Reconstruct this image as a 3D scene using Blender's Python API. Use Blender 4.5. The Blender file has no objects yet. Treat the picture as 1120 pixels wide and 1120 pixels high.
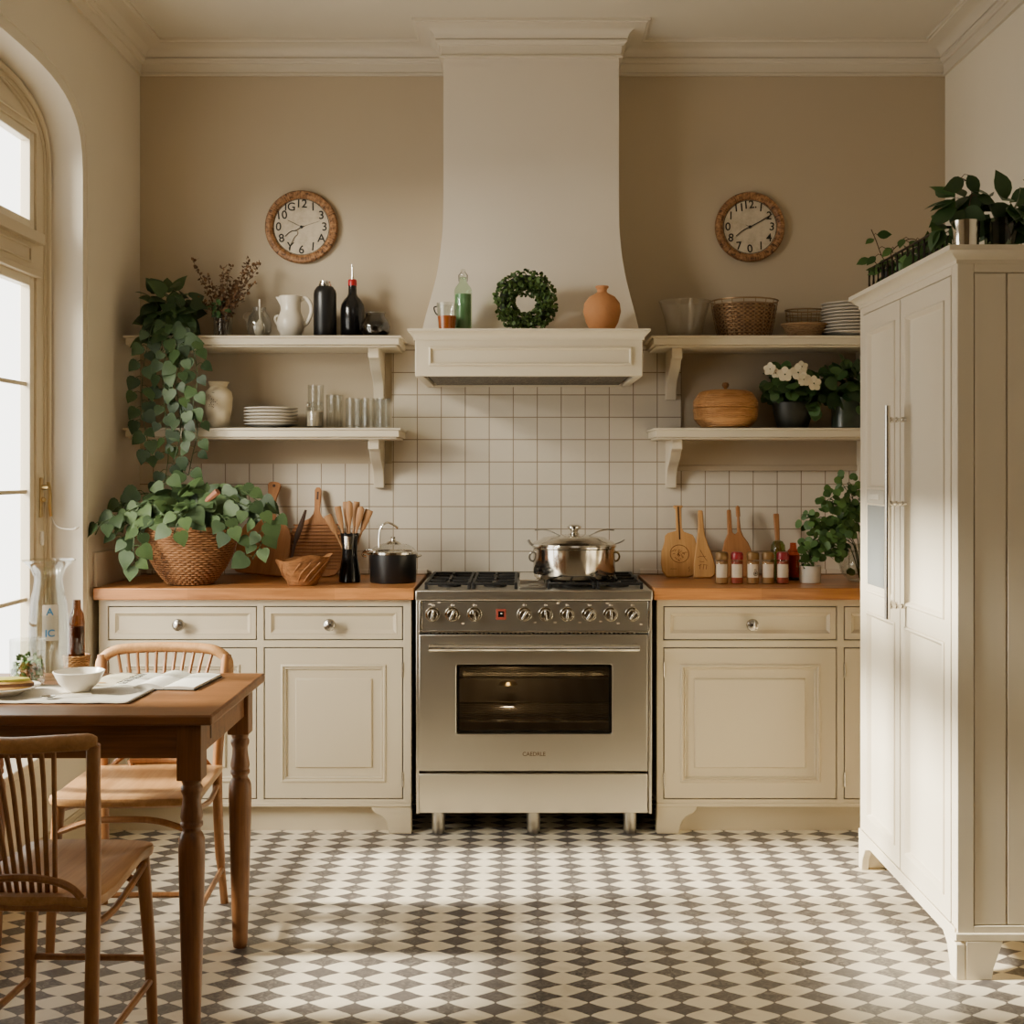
import bpy, bmesh, math, random
from mathutils import Vector, Matrix, noise as mnoise
from mathutils.geometry import tessellate_polygon
PI = math.pi
rad = math.radians
rnd = random.Random(7)
SC = bpy.context.scene
COL = SC.collection
# ---- survey of the room: camera 1.37 m up, back wall 5.45 m away, focal length 1400 px of a 1120 px frame
F, CX, CY, CZ, CD = 1400.0, 568.0, 515.0, 1.37, 5.45
def X(px, D): return (px - CX) * D / F
def Z(py, D): return CZ + (CY - py) * D / F
def Y(D): return D - CD

# =============================================================== mesh builder
class MB:
    def __init__(s):
        s.v = []; s.f = []; s.m = []; s.mi = 0; s.xf = None
    def add(s, vs, fs):
        o = len(s.v)
        if s.xf is not None: vs = [s.xf @ Vector(v) for v in vs]
        s.v += [tuple(v) for v in vs]
        s.f += [tuple(i + o for i in f) for f in fs]
        s.m += [s.mi] * len(fs)
        return s
    def box(s, x0, x1, y0, y1, z0, z1):
        vs = [(x, y, z) for z in (z0, z1) for y in (y0, y1) for x in (x0, x1)]
        return s.add(vs, [(0, 2, 3, 1), (4, 5, 7, 6), (0, 1, 5, 4), (2, 6, 7, 3), (0, 4, 6, 2), (1, 3, 7, 5)])
    def lathe(s, prof, c=(0, 0, 0), seg=32, sx=1, sy=1, closed_ends=True):
        vs = []; fs = []; n = len(prof)
        for r, z in prof:
            for k in range(seg):
                a = 2 * PI * k / seg
                vs.append((c[0] + r * sx * math.cos(a), c[1] + r * sy * math.sin(a), c[2] + z))
        for i in range(n - 1):
            for k in range(seg):
                k2 = (k + 1) % seg
                fs.append((i * seg + k, i * seg + k2, (i + 1) * seg + k2, (i + 1) * seg + k))
        if closed_ends:
            fs.append(tuple(range(seg - 1, -1, -1))); fs.append(tuple((n - 1) * seg + k for k in range(seg)))
        return s.add(vs, fs)
    def tube(s, pts, r, seg=8, closed=False, flat=1.0, up=None):
        pts = [Vector(p) for p in pts]; n = len(pts)
        rs = r if isinstance(r, (list, tuple)) else [r] * n
        T = []
        for i in range(n):
            a = pts[(i - 1) % n] if (closed or i > 0) else pts[i]
            b = pts[(i + 1) % n] if (closed or i < n - 1) else pts[i]
            t = (b - a)
            T.append(t.normalized() if t.length > 1e-9 else Vector((0, 0, 1)))
        ref = Vector(up) if up else (Vector((0, 0, 1)) if abs(T[0].z) < .9 else Vector((0, 1, 0)))
        nv = (ref - T[0] * ref.dot(T[0])).normalized()
        vs = []
        for i in range(n):
            nv = (nv - T[i] * nv.dot(T[i])).normalized()
            b = T[i].cross(nv)
            for k in range(seg):
                a = 2 * PI * k / seg
                vs.append(pts[i] + (nv * math.cos(a) * flat + b * math.sin(a)) * rs[i])
        fs = []
        for i in range(n if closed else n - 1):
            j = (i + 1) % n
            for k in range(seg):
                k2 = (k + 1) % seg
                fs.append((i * seg + k, i * seg + k2, j * seg + k2, j * seg + k))
        if not closed:
            fs.append(tuple(range(seg - 1, -1, -1))); fs.append(tuple((n - 1) * seg + k for k in range(seg)))
        return s.add(vs, fs)
    def prism(s, poly, plane, a, b):
        n = len(poly)
        def P(p, t):
            if plane == 'xz': return (p[0], t, p[1])
            if plane == 'yz': return (t, p[0], p[1])
            return (p[0], p[1], t)
        vs = [P(p, a) for p in poly] + [P(p, b) for p in poly]
        fs = [tuple(range(n)), tuple(range(2 * n - 1, n - 1, -1))]
        for i in range(n):
            j = (i + 1) % n
            fs.append((i, i + n, j + n, j))
        return s.add(vs, fs)
    def holed(s, outer, holes, plane, a, b):
        """flat plate with holes, between a and b along the third axis"""
        def P(p, t):
            if plane == 'xz': return (p[0], t, p[1])
            if plane == 'yz': return (t, p[0], p[1])
            return (p[0], p[1], t)
        loops = [outer] + holes
        flat = [p for l in loops for p in l]
        tris = tessellate_polygon([[Vector((p[0], p[1], 0)) for p in l] for l in loops])
        n = len(flat)
        if a == b:
            return s.add([P(p, a) for p in flat], [tuple(t) for t in tris])
        vs = [P(p, a) for p in flat] + [P(p, b) for p in flat]
        fs = [tuple(t) for t in tris] + [tuple(i + n for i in reversed(t)) for t in tris]
        o = 0
        for l in loops:
            m = len(l)
            for i in range(m):
                j = (i + 1) % m
                fs.append((o + i, o + j, o + j + n, o + i + n))
            o += m
        return s.add(vs, fs)
    def rings(s, x0, x1, z0, z1, steps, y=0):
        """nested rectangles facing -Y: steps = (inset, how far towards -Y)"""
        vs = []; fs = []
        for ins, d in steps:
            vs += [(x0 + ins, y - d, z0 + ins), (x1 - ins, y - d, z0 + ins), (x1 - ins, y - d, z1 - ins), (x0 + ins, y - d, z1 - ins)]
        for i in range(len(steps) - 1):
            for k in range(4):
                k2 = (k + 1) % 4
                fs.append((i * 4 + k, i * 4 + k2, i * 4 + 4 + k2, i * 4 + 4 + k))
        e = (len(steps) - 1) * 4
        fs.append((e, e + 1, e + 2, e + 3)); fs.append((3, 2, 1, 0))
        return s.add(vs, fs)
    def ball(s, c, r, seg=16, n=10, sz=1, sx=1, sy=1):
        prof = [(max(r * math.sin(PI * i / n), 1e-5), -r * sz * math.cos(PI * i / n)) for i in range(n + 1)]
        return s.lathe(prof, c, seg, sx, sy)
    def build(s, name, mat, parent=None, loc=None, rot=None, ang=38, bevel=0, recalc=True, seg=2):
        me = bpy.data.meshes.new(name)
        me.from_pydata(s.v, [], s.f)
        mats = mat if isinstance(mat, (list, tuple)) else [mat]
        for m in mats: me.materials.append(m)
        if len(mats) > 1: me.polygons.foreach_set('material_index', s.m)
        if recalc:
            bm = bmesh.new(); bm.from_mesh(me)
            bmesh.ops.recalc_face_normals(bm, faces=bm.faces)
            bm.to_mesh(me); bm.free()
        me.polygons.foreach_set('use_smooth', [True] * len(me.polygons))
        me.update()
        try: me.set_sharp_from_angle(angle=rad(ang))
        except Exception: pass
        o = bpy.data.objects.new(name, me); COL.objects.link(o)
        if bevel:
            b = o.modifiers.new('Bevel', 'BEVEL'); b.width = bevel; b.segments = seg; b.limit_method = 'ANGLE'; b.angle_limit = rad(40)
            b.harden_normals = False
        if loc is not None: o.location = loc
        if rot is not None: o.rotation_euler = rot
        if parent is not None: o.parent = parent
        return o

def tag(o, label=None, cat=None, group=None, kind=None):
    if label: o['label'] = label
    if cat: o['category'] = cat
    if group: o['group'] = group
    if kind: o['kind'] = kind
    return o
def thing(name, label, cat, loc=(0, 0, 0), rz=0, group=None):
    o = bpy.data.objects.new(name, None); o.empty_display_size = .05; COL.objects.link(o)
    o.location = loc; o.rotation_euler = (0, 0, rz)
    return tag(o, label, cat, group)
def copy_tree(o, loc, label, rz=None):
    c = o.copy(); COL.objects.link(c); c.location = loc
    if rz is not None: c.rotation_euler = (0, 0, rz)
    c['label'] = label
    for ch in o.children:
        d = ch.copy(); COL.objects.link(d); d.parent = c
        for g in ch.children:
            e = g.copy(); COL.objects.link(e); e.parent = d
    return c
def spline(pts, n=6):
    """Catmull-Rom through points"""
    P = [Vector(p) for p in pts]; out = []
    for i in range(len(P) - 1):
        a = P[i - 1] if i else P[0] * 2 - P[1]
        b, c = P[i], P[i + 1]
        d = P[i + 2] if i + 2 < len(P) else c * 2 - b
        for k in range(n):
            t = k / n
            out.append(.5 * ((2 * b) + (c - a) * t + (2 * a - 5 * b + 4 * c - d) * t * t + (3 * b - a - 3 * c + d) * t ** 3))
    out.append(P[-1])
    return out
def text_mesh(body, size, mat, name, parent=None, loc=(0, 0, 0), rot=(0, 0, 0), ext=.0004, bold=0.0, shear=0):
    cu = bpy.data.curves.new('t', 'FONT'); cu.body = body; cu.size = size; cu.extrude = ext; cu.align_x = 'CENTER'; cu.align_y = 'CENTER'
    cu.offset = bold; cu.shear = shear
    t = bpy.data.objects.new('t', cu); COL.objects.link(t)
    bpy.context.view_layer.update()
    me = bpy.data.meshes.new_from_object(t.evaluated_get(bpy.context.evaluated_depsgraph_get()))
    bpy.data.objects.remove(t)
    me.materials.clear(); me.materials.append(mat)
    o = bpy.data.objects.new(name, me); COL.objects.link(o); o.location = loc; o.rotation_euler = rot
    if parent: o.parent = parent
    return o
def text_into(mb, body, size, at, rz=0, ext=.0004, bold=0.0):
    """add lettering facing -Y to a builder"""
    cu = bpy.data.curves.new('t', 'FONT'); cu.body = body; cu.size = size; cu.extrude = ext; cu.align_x = 'CENTER'; cu.align_y = 'CENTER'; cu.offset = bold
    t = bpy.data.objects.new('t', cu); COL.objects.link(t)
    bpy.context.view_layer.update()
    me = bpy.data.meshes.new_from_object(t.evaluated_get(bpy.context.evaluated_depsgraph_get()))
    bpy.data.objects.remove(t)
    M = Matrix.Translation(at) @ Matrix.Rotation(rad(90), 4, 'X') @ Matrix.Rotation(rz, 4, 'Z')
    mb.add([M @ v.co for v in me.vertices], [tuple(p.vertices) for p in me.polygons])
    bpy.data.meshes.remove(me)

# =============================================================== materials
class N:
    """small node-tree helper"""
    def __init__(s, name):
        s.m = bpy.data.materials.new(name); s.m.use_nodes = True
        s.t = s.m.node_tree; s.t.nodes.clear()
        s.out = s.n('ShaderNodeOutputMaterial')
    def n(s, typ, **kw):
        o = s.t.nodes.new(typ)
        for k, v in kw.items(): setattr(o, k, v)
        return o
    def set(s, sock, v):
        if isinstance(v, bpy.types.NodeSocket): s.t.links.new(v, sock)
        elif v is not None:
            if hasattr(sock.default_value, '__len__') and not hasattr(v, '__len__'): v = (v,) * len(sock.default_value)
            if hasattr(v, '__len__') and len(v) == 3 and len(sock.default_value) == 4: v = (*v, 1)
            sock.default_value = v
    def math(s, op, a, b=None, c=None, clamp=False):
        o = s.n('ShaderNodeMath', operation=op, use_clamp=clamp)
        s.set(o.inputs[0], a)
        if b is not None: s.set(o.inputs[1], b)
        if c is not None: s.set(o.inputs[2], c)
        return o.outputs[0]
    def mix(s, f, a, b):
        o = s.n('ShaderNodeMix', data_type='RGBA')
        s.set(o.inputs[0], f); s.set(o.inputs[6], a); s.set(o.inputs[7], b)
        return o.outputs[2]
    def noise(s, vec, scale, detail=3, rough=.5, dist=0):
        o = s.n('ShaderNodeTexNoise'); s.set(o.inputs['Vector'], vec)
        o.inputs['Scale'].default_value = scale; o.inputs['Detail'].default_value = detail
        o.inputs['Roughness'].default_value = rough; o.inputs['Distortion'].default_value = dist
        return o.outputs[0]
    def ramp(s, f, stops):
        o = s.n('ShaderNodeValToRGB'); s.set(o.inputs[0], f)
        e = o.color_ramp.elements
        while len(e) < len(stops): e.new(.5)
        for i, (p, c) in enumerate(stops):
            e[i].position = p; e[i].color = (*c, 1) if len(c) == 3 else c
        return o.outputs[0]
    def coord(s, which='Object'): return s.n('ShaderNodeTexCoord').outputs[which]
    def scale(s, vec, sc, rot=(0, 0, 0)):
        o = s.n('ShaderNodeMapping'); s.set(o.inputs[0], vec); o.inputs[3].default_value = sc; o.inputs[2].default_value = rot
        return o.outputs[0]
    def bump(s, h, strength=.2, dist=.01):
        o = s.n('ShaderNodeBump'); s.set(o.inputs['Height'], h); o.inputs['Strength'].default_value = strength; o.inputs['Distance'].default_value = dist
        return o.outputs[0]
    def pr(s, col, rough=.5, metal=0, normal=None, **kw):
        o = s.n('ShaderNodeBsdfPrincipled')
        s.set(o.inputs['Base Color'], col); s.set(o.inputs['Roughness'], rough); s.set(o.inputs['Metallic'], metal)
        if normal is not None: s.set(o.inputs['Normal'], normal)
        for k, v in kw.items(): s.set(o.inputs[k.replace('_', ' ')], v)
        return o.outputs[0]
    def done(s, sh):
        s.t.links.new(sh, s.out.inputs[0]); return s.m

def lin(r, g, b):
    f = lambda c: (c / 255 / 12.92) if c / 255 <= .04045 else ((c / 255 + .055) / 1.055) ** 2.4
    return (f(r), f(g), f(b))
def mul(c, k): return tuple(min(1, x * k) for x in c)

def paint(name, col, rough=.5, var=.05, bump=.04, bscale=60, spec=.4):
    a = N(name); co = a.coord()
    n = a.noise(co, 3.0, 4)
    c = a.mix(n, mul(col, 1 - var), mul(col, 1 + var))
    b = a.bump(a.noise(co, bscale, 3), bump, .004)
    return a.done(a.pr(c, rough, 0, b, Specular_IOR_Level=spec))
def plain(name, col, rough=.4, metal=0, var=.06, scale=8, **kw):
    a = N(name); co = a.coord()
    c = a.mix(a.noise(co, scale, 3), mul(col, 1 - var), mul(col, 1 + var))
    return a.done(a.pr(c, rough, metal, None, **kw))
def wood(name, dark, light, axis='x', rough=.42, scale=1.0, fine=1.0, staves=None):
    a = N(name); co = a.coord()
    st = {'x': (1.2, 14, 14), 'y': (14, 1.2, 14), 'z': (14, 14, 1.2)}[axis]
    st = tuple(k * scale for k in st)
    v = a.scale(co, st)
    n1 = a.noise(v, 1.6, 5, .6, 1.2)
    st2 = {'x': (5, 160, 160), 'y': (160, 5, 160), 'z': (160, 160, 5)}[axis]
    n2 = a.noise(a.scale(co, tuple(k * fine for k in st2)), 1.0, 3, .6)
    f = a.math('ADD', a.math('MULTIPLY', n1, .75), a.math('MULTIPLY', n2, .35))
    c = a.ramp(f, [(.32, dark), (.52, tuple((p + q) / 2 for p, q in zip(dark, light))), (.75, light)])
    if staves:
        br = a.n('ShaderNodeTexBrick'); br.offset = .45
        a.set(br.inputs['Vector'], a.scale(co, (1, 1, 1)))
        a.set(br.inputs['Color1'], (.82, .80, .78)); a.set(br.inputs['Color2'], (1.05, 1.03, 1.0)); a.set(br.inputs['Mortar'], (.7, .66, .62))
        br.inputs['Scale'].default_value = 1; br.inputs['Mortar Size'].default_value = .0006
        br.inputs['Brick Width'].default_value = staves[0]; br.inputs['Row Height'].default_value = staves[1]
        mx = a.n('ShaderNodeMix', data_type='RGBA', blend_type='MULTIPLY'); mx.inputs[0].default_value = .9
        a.set(mx.inputs[6], c); a.set(mx.inputs[7], br.outputs[0]); c = mx.outputs[2]
    b = a.bump(n2, .12, .002)
    return a.done(a.pr(c, rough, 0, b, Specular_IOR_Level=.4))
def thin_glass(name, tint=(.93, .95, .94), rough=.02, amount=1.0, base=.06, dirt=.0):
    """thin-walled clear glass: see-through with a Fresnel reflection"""
    a = N(name)
    tr = a.n('ShaderNodeBsdfTransparent'); a.set(tr.inputs[0], tint)
    gl = a.n('ShaderNodeBsdfGlossy'); gl.inputs['Roughness'].default_value = rough
    lw = a.n('ShaderNodeLayerWeight'); lw.inputs[0].default_value = .35
    f = a.math('ADD', a.math('MULTIPLY', a.math('POWER', lw.outputs['Facing'], 2.5), .65 * amount), base * amount, clamp=True)
    mx = a.n('ShaderNodeMixShader'); a.set(mx.inputs[0], f); a.t.links.new(tr.outputs[0], mx.inputs[1]); a.t.links.new(gl.outputs[0], mx.inputs[2])
    sh = mx.outputs[0]
    if dirt:
        df = a.n('ShaderNodeBsdfDiffuse'); a.set(df.inputs[0], (.7, .68, .62))
        m2 = a.n('ShaderNodeMixShader'); m2.inputs[0].default_value = dirt
        a.t.links.new(sh, m2.inputs[1]); a.t.links.new(df.outputs[0], m2.inputs[2]); sh = m2.outputs[0]
    return a.done(sh)
def leafmat(name, c1, c2, rough=.42):
    a = N(name)
    g = a.n('ShaderNodeNewGeometry')
    co = a.coord()
    n = a.noise(co, 40, 2)
    f = a.math('ADD', a.math('MULTIPLY', g.outputs['Random Per Island'], .8), a.math('MULTIPLY', n, .3))
    c = a.mix(f, c1, c2)
    return a.done(a.pr(c, rough, 0, None, Specular_IOR_Level=.35))
def steel(name, col=(.58, .55, .50), rough=.28, brush=(1, 1, 200), var=.1):
    a = N(name); co = a.coord()
    n = a.noise(a.scale(co, brush), 3, 3)
    r = a.math('ADD', a.math('MULTIPLY', n, var), rough - var / 2)
    return a.done(a.pr(col, r, 1, a.bump(n, .03, .001)))

M = {}
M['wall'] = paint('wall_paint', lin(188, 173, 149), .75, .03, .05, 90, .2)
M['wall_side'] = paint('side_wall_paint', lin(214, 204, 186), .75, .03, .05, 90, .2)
M['wall_right'] = paint('side_wall_lit_paint', lin(236, 226, 206), .7, .03, .05, 90, .2)  # lighter copy of the side wall paint, window light put into the colour
M['ceil'] = paint('ceiling_paint', lin(212, 203, 186), .8, .02, .03, 90, .2)
M['trim'] = paint('trim_paint', lin(214, 204, 186), .55, .02, .03, 40)
M['hood'] = paint('hood_plaster', lin(220, 209, 192), .7, .03, .06, 70, .2)
M['cab'] = paint('cabinet_paint', lin(194, 181, 156), .38, .03, .03, 50)
M['shelf'] = paint('shelf_paint', lin(216, 204, 180), .42, .03, .03, 50)
M['fridge'] = paint('fridge_paint', lin(226, 215, 194), .38, .02, .02, 50)
M['frame'] = paint('window_frame_paint', lin(198, 183, 155), .45, .03, .03, 50)
M['dark'] = plain('dark_gap', lin(26, 21, 16), .8)
M['counter'] = wood('worktop_oak', lin(128, 78, 40), lin(204, 140, 82), 'x', .33, 1, 1, staves=(.55, .043))
M['table'] = wood('table_wood', lin(84, 52, 28), lin(142, 95, 56), 'x', .38)
M['table_leg'] = wood('table_leg_wood', lin(86, 54, 30), lin(144, 96, 56), 'z', .36)
M['chair'] = wood('chair_wood', lin(142, 98, 56), lin(190, 144, 94), 'y', .36)
M['chair_z'] = wood('chair_wood_upright', lin(120, 78, 44), lin(166, 116, 70), 'z', .36)
M['board_z'] = wood('board_wood', lin(138, 88, 48), lin(180, 124, 74), 'z', .5)
M['board_light'] = wood('pale_board_wood', lin(176, 124, 68), lin(214, 164, 102), 'z', .5)
M['board_x'] = wood('ridged_board_wood', lin(96, 58, 30), lin(170, 112, 64), 'x', .55, 2.5)
M['oak_box'] = wood('turned_box_wood', lin(150, 98, 52), lin(212, 160, 104), 'x', .45, 1.5)
M['spoon'] = wood('utensil_wood', lin(128, 88, 52), lin(176, 130, 86), 'z', .6)
M['darkwood'] = wood('dark_stick_wood', lin(48, 30, 20), lin(82, 54, 36), 'z', .5)
M['barkwood'] = wood('carved_bowl_wood', lin(84, 50, 26), lin(172, 118, 70), 'x', .6, 2.2)
M['wicker'] = wood('wicker_cane', lin(96, 60, 36), lin(160, 112, 70), 'x', .6, 3)
M['wicker_grey'] = wood('grey_wicker_cane', lin(120, 90, 60), lin(182, 146, 104), 'x', .6, 3)
M['wire'] = plain('dark_wire', lin(46, 38, 30), .45, .7)
M['wire_tan'] = plain('tan_wire', lin(150, 120, 86), .4, .6)
M['iron'] = plain('cast_iron', lin(34, 32, 30), .55, .3)
M['steel'] = steel('brushed_steel', (.57, .53, .46), .3, (1, 1, 120))
M['steel_dark'] = steel('brushed_steel_panel', (.40, .37, .32), .34, (2, 1, 120))
M['steel_pol'] = steel('polished_steel', (.66, .62, .55), .13, (3, 3, 60), .06)
M['chrome'] = steel('chrome', (.72, .69, .62), .1, (3, 3, 3), .03)
M['knob'] = steel('pewter_knob', (.42, .39, .35), .22, (20, 20, 20), .1)
M['brass'] = steel('aged_brass', (.50, .36, .16), .3, (30, 30, 30), .1)
M['black'] = plain('black_gloss', lin(18, 17, 17), .16)
M['black_satin'] = plain('black_satin', lin(22, 21, 21), .33)
M['white'] = plain('white_ceramic', lin(226, 220, 208), .22, 0, .02)
M['cream_c'] = plain('cream_ceramic', lin(206, 192, 164), .35, 0, .04)
M['pitcher'] = plain('pitcher_ceramic', lin(214, 204, 186), .3, 0, .03)
M['plate'] = plain('plate_ceramic', lin(220, 212, 198), .25, 0, .02)
M['red'] = plain('red_cap', lin(170, 24, 30), .35)
M['redlid'] = plain('dark_red_lid', lin(138, 26, 36), .35)
M['terra'] = paint('terracotta', lin(192, 134, 88), .75, .16, .5, 70, .2)
M['amber'] = plain('amber_tea', lin(168, 88, 38), .25)
M['green_glass'] = thin_glass('green_glass', (.80, .92, .80), .03, .9)
M['green_liquid'] = plain('green_liquid', lin(118, 148, 114), .2)
M['glass'] = thin_glass('clear_glass', (.93, .94, .92), .02, 1.0)
M['glass_shelf'] = thin_glass('shelf_glass', (.93, .93, .91), .03, 1.1, .05, .015)
M['pane'] = thin_glass('window_pane', (.97, .98, .97), .01, .5, .03)
M['grout'] = plain('lid_grey', lin(150, 140, 124), .5)
M['pothos'] = leafmat('pothos_leaf', lin(28, 46, 22), lin(76, 98, 54), .55)
M['pothos_dark'] = leafmat('dark_pothos_leaf', lin(22, 38, 19), lin(64, 86, 46), .5)
M['ivy'] = leafmat('deep_green_leaf', lin(26, 48, 22), lin(70, 100, 52), .45)
M['herb'] = leafmat('herb_leaf', lin(36, 64, 24), lin(90, 124, 62), .5)
M['boxleaf'] = leafmat('boxwood_leaf', lin(34, 54, 22), lin(88, 112, 56), .5)
M['dryleaf'] = leafmat('dried_leaf', lin(58, 38, 20), lin(110, 76, 44), .7)
M['stem'] = plain('green_stem', lin(60, 78, 40), .6)
M['twig'] = plain('brown_twig', lin(74, 50, 30), .7)
M['petal'] = leafmat('white_petal', lin(206, 192, 158), lin(240, 230, 206), .6)
M['soil'] = plain('potting_soil', lin(38, 28, 20), .9)
M['darkpot'] = plain('mottled_dark_pot', lin(38, 38, 28), .5, 0, .5, 60)
M['paper'] = plain('white_paper', lin(236, 232, 222), .7, 0, .01)
M['cream_paper'] = plain('cream_paper', lin(238, 226, 200), .7, 0, .02)
M['ink'] = plain('black_ink', lin(30, 26, 22), .6)
M['engrave'] = plain('burnt_engraving', lin(116, 74, 38), .7)
M['blueink'] = plain('blue_print', lin(60, 130, 180), .5)
M['bread'] = paint('toasted_bread', lin(214, 168, 96), .8, .15, .4, 120)
M['avocado'] = paint('green_spread', lin(168, 160, 60), .6, .25, .4, 90)
M['crust'] = plain('dark_crust', lin(92, 56, 26), .7)
M['spice'] = plain('ground_spice', lin(158, 118, 68), .7, 0, .2, 50)
M['spicered'] = plain('red_spice', lin(150, 62, 40), .7, 0, .2, 50)
M['jarlid'] = plain('tan_lid', lin(124, 92, 48), .45, .2)
M['oil'] = thin_glass('amber_oil_glass', (.78, .30, .16), .04, .8)
M['oilgreen'] = thin_glass('olive_oil_glass', (.50, .56, .26), .04, .8)
M['brownglass'] = thin_glass('brown_glass', (.38, .22, .12), .03, .9)
M['labelpaper'] = plain('pale_label', lin(216, 200, 178), .7, 0, .03)
M['label_glassy'] = plain('bottle_label', lin(214, 204, 190), .6, 0, .03)
M['board_in'] = M['dark']

def tile_mat():
    a = N('backsplash_tile'); g = a.n('ShaderNodeNewGeometry')
    sp = a.n('ShaderNodeSeparateXYZ'); a.set(sp.inputs[0], g.outputs['Position'])
    cb = a.n('ShaderNodeCombineXYZ')
    a.set(cb.inputs[0], a.math('ADD', sp.outputs[0], .0257 + 10.2)); a.set(cb.inputs[1], a.math('ADD', sp.outputs[2], -1.408 + 9.5))
    br = a.n('ShaderNodeTexBrick'); br.offset = 0; br.squash = 1
    a.set(br.inputs['Vector'], cb.outputs[0])
    br.inputs['Scale'].default_value = 1; br.inputs['Brick Width'].default_value = .102; br.inputs['Row Height'].default_value = .095
    br.inputs['Mortar Size'].default_value = .0022; br.inputs['Mortar Smooth'].default_value = .2
    c0 = lin(214, 203, 184)
    a.set(br.inputs['Color1'], mul(c0, .95)); a.set(br.inputs['Color2'], mul(c0, 1.04)); a.set(br.inputs['Mortar'], lin(132, 112, 88))
    n = a.noise(g.outputs['Position'], 45, 4)
    mx = a.mix(a.math('MULTIPLY', n, .25), br.outputs[0], mul(c0, .82))
    h = a.math('ADD', a.math('MULTIPLY', br.outputs[1], -1), a.math('MULTIPLY', n, .12))
    return a.done(a.pr(mx, .32, 0, a.bump(h, .35, .004), Specular_IOR_Level=.45))
M['tile'] = tile_mat()

def floor_mat():
    a = N('harlequin_floor'); g = a.n('ShaderNodeNewGeometry'); P = g.outputs['Position']
    # wavering hand-cut outline
    d = a.n('ShaderNodeTexNoise'); a.set(d.inputs['Vector'], P); d.inputs['Scale'].default_value = 22; d.inputs['Detail'].default_value = 3
    sub = a.n('ShaderNodeVectorMath', operation='SUBTRACT'); a.set(sub.inputs[0], d.outputs[1]); sub.inputs[1].default_value = (.5, .5, .5)
    sc = a.n('ShaderNodeVectorMath', operation='SCALE'); a.set(sc.inputs[0], sub.outputs[0]); sc.inputs[3].default_value = .011
    ad = a.n('ShaderNodeVectorMath', operation='ADD'); a.set(ad.inputs[0], P); a.set(ad.inputs[1], sc.outputs[0])
    sp = a.n('ShaderNodeSeparateXYZ'); a.set(sp.inputs[0], ad.outputs[0])
    u0 = a.math('DIVIDE', a.math('ADD', sp.outputs[0], .062), .12)
    v0 = a.math('DIVIDE', a.math('ADD', sp.outputs[1], 1.406), .0785)
    ur = a.math('ROUND', u0); vr = a.math('ROUND', v0)
    u = a.math('ABSOLUTE', a.math('SUBTRACT', u0, ur)); v = a.math('ABSOLUTE', a.math('SUBTRACT', v0, vr))
    p = .9
    s = a.math('ADD', a.math('POWER', a.math('DIVIDE', u, .475), p), a.math('POWER', a.math('DIVIDE', v, .50), p))
    inside = a.n('ShaderNodeMapRange'); a.set(inside.inputs[0], s); inside.inputs[1].default_value = .965; inside.inputs[2].default_value = 1.03; inside.inputs[3].default_value = 1; inside.inputs[4].default_value = 0
    link = a.math('LESS_THAN', u, .022)
    dark = a.math('MAXIMUM', inside.outputs[0], a.math('MULTIPLY', link, .85))
    cell = a.n('ShaderNodeCombineXYZ'); a.set(cell.inputs[0], ur); a.set(cell.inputs[1], vr)
    wn = a.n('ShaderNodeTexWhiteNoise'); a.set(wn.inputs['Vector'], cell.outputs[0])
    cell2 = a.n('ShaderNodeCombineXYZ'); a.set(cell2.inputs[0], a.math('FLOOR', u0)); a.set(cell2.inputs[1], a.math('FLOOR', v0))
    wn2 = a.n('ShaderNodeTexWhiteNoise'); a.set(wn2.inputs['Vector'], cell2.outputs[0])
    vein = a.noise(P, 38, 6, .62, 2.2)
    vr_ = a.n('ShaderNodeMapRange'); a.set(vr_.inputs[0], vein); vr_.inputs[1].default_value = .44; vr_.inputs[2].default_value = .66
    darkc = a.mix(a.math('MULTIPLY', vr_.outputs[0], a.math('ADD', a.math('MULTIPLY', wn.outputs[0], .75), .1)), mul(lin(92, 86, 84), 1), lin(166, 157, 146))
    darkc = a.mix(a.math('MULTIPLY', wn.outputs[0], .35), darkc, lin(64, 58, 54))
    n2 = a.noise(P, 9, 5, .6, .8)
    lightc = a.mix(a.math('MULTIPLY', wn2.outputs[0], .5), lin(234, 223, 200), lin(214, 200, 174))
    v3 = a.n('ShaderNodeMapRange'); a.set(v3.inputs[0], n2); v3.inputs[1].default_value = .5; v3.inputs[2].default_value = .8
    lightc = a.mix(a.math('MULTIPLY', v3.outputs[0], .35), lightc, lin(176, 158, 130))
    c = a.mix(dark, lightc, darkc)
    h = a.math('ADD', a.math('MULTIPLY', link, -.6), a.math('MULTIPLY', vein, .12))
    r = a.math('ADD', a.math('MULTIPLY', n2, .2), .28)
    return a.done(a.pr(c, r, 0, a.bump(h, .2, .003), Specular_IOR_Level=.4))
M['floor'] = floor_mat()
def stripe_cloth():
    a = N('striped_cloth'); co = a.coord(); sp = a.n('ShaderNodeSeparateXYZ'); a.set(sp.inputs[0], co)
    w = a.math('SINE', a.math('MULTIPLY', sp.outputs[1], 400))
    c = a.mix(a.math('MULTIPLY', a.math('ADD', w, 1), .42), lin(220, 214, 202), lin(140, 130, 116))
    return a.done(a.pr(c, .9, 0, a.bump(a.noise(co, 300, 2), .3, .002), Specular_IOR_Level=.1))
M['cloth'] = stripe_cloth()
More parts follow.
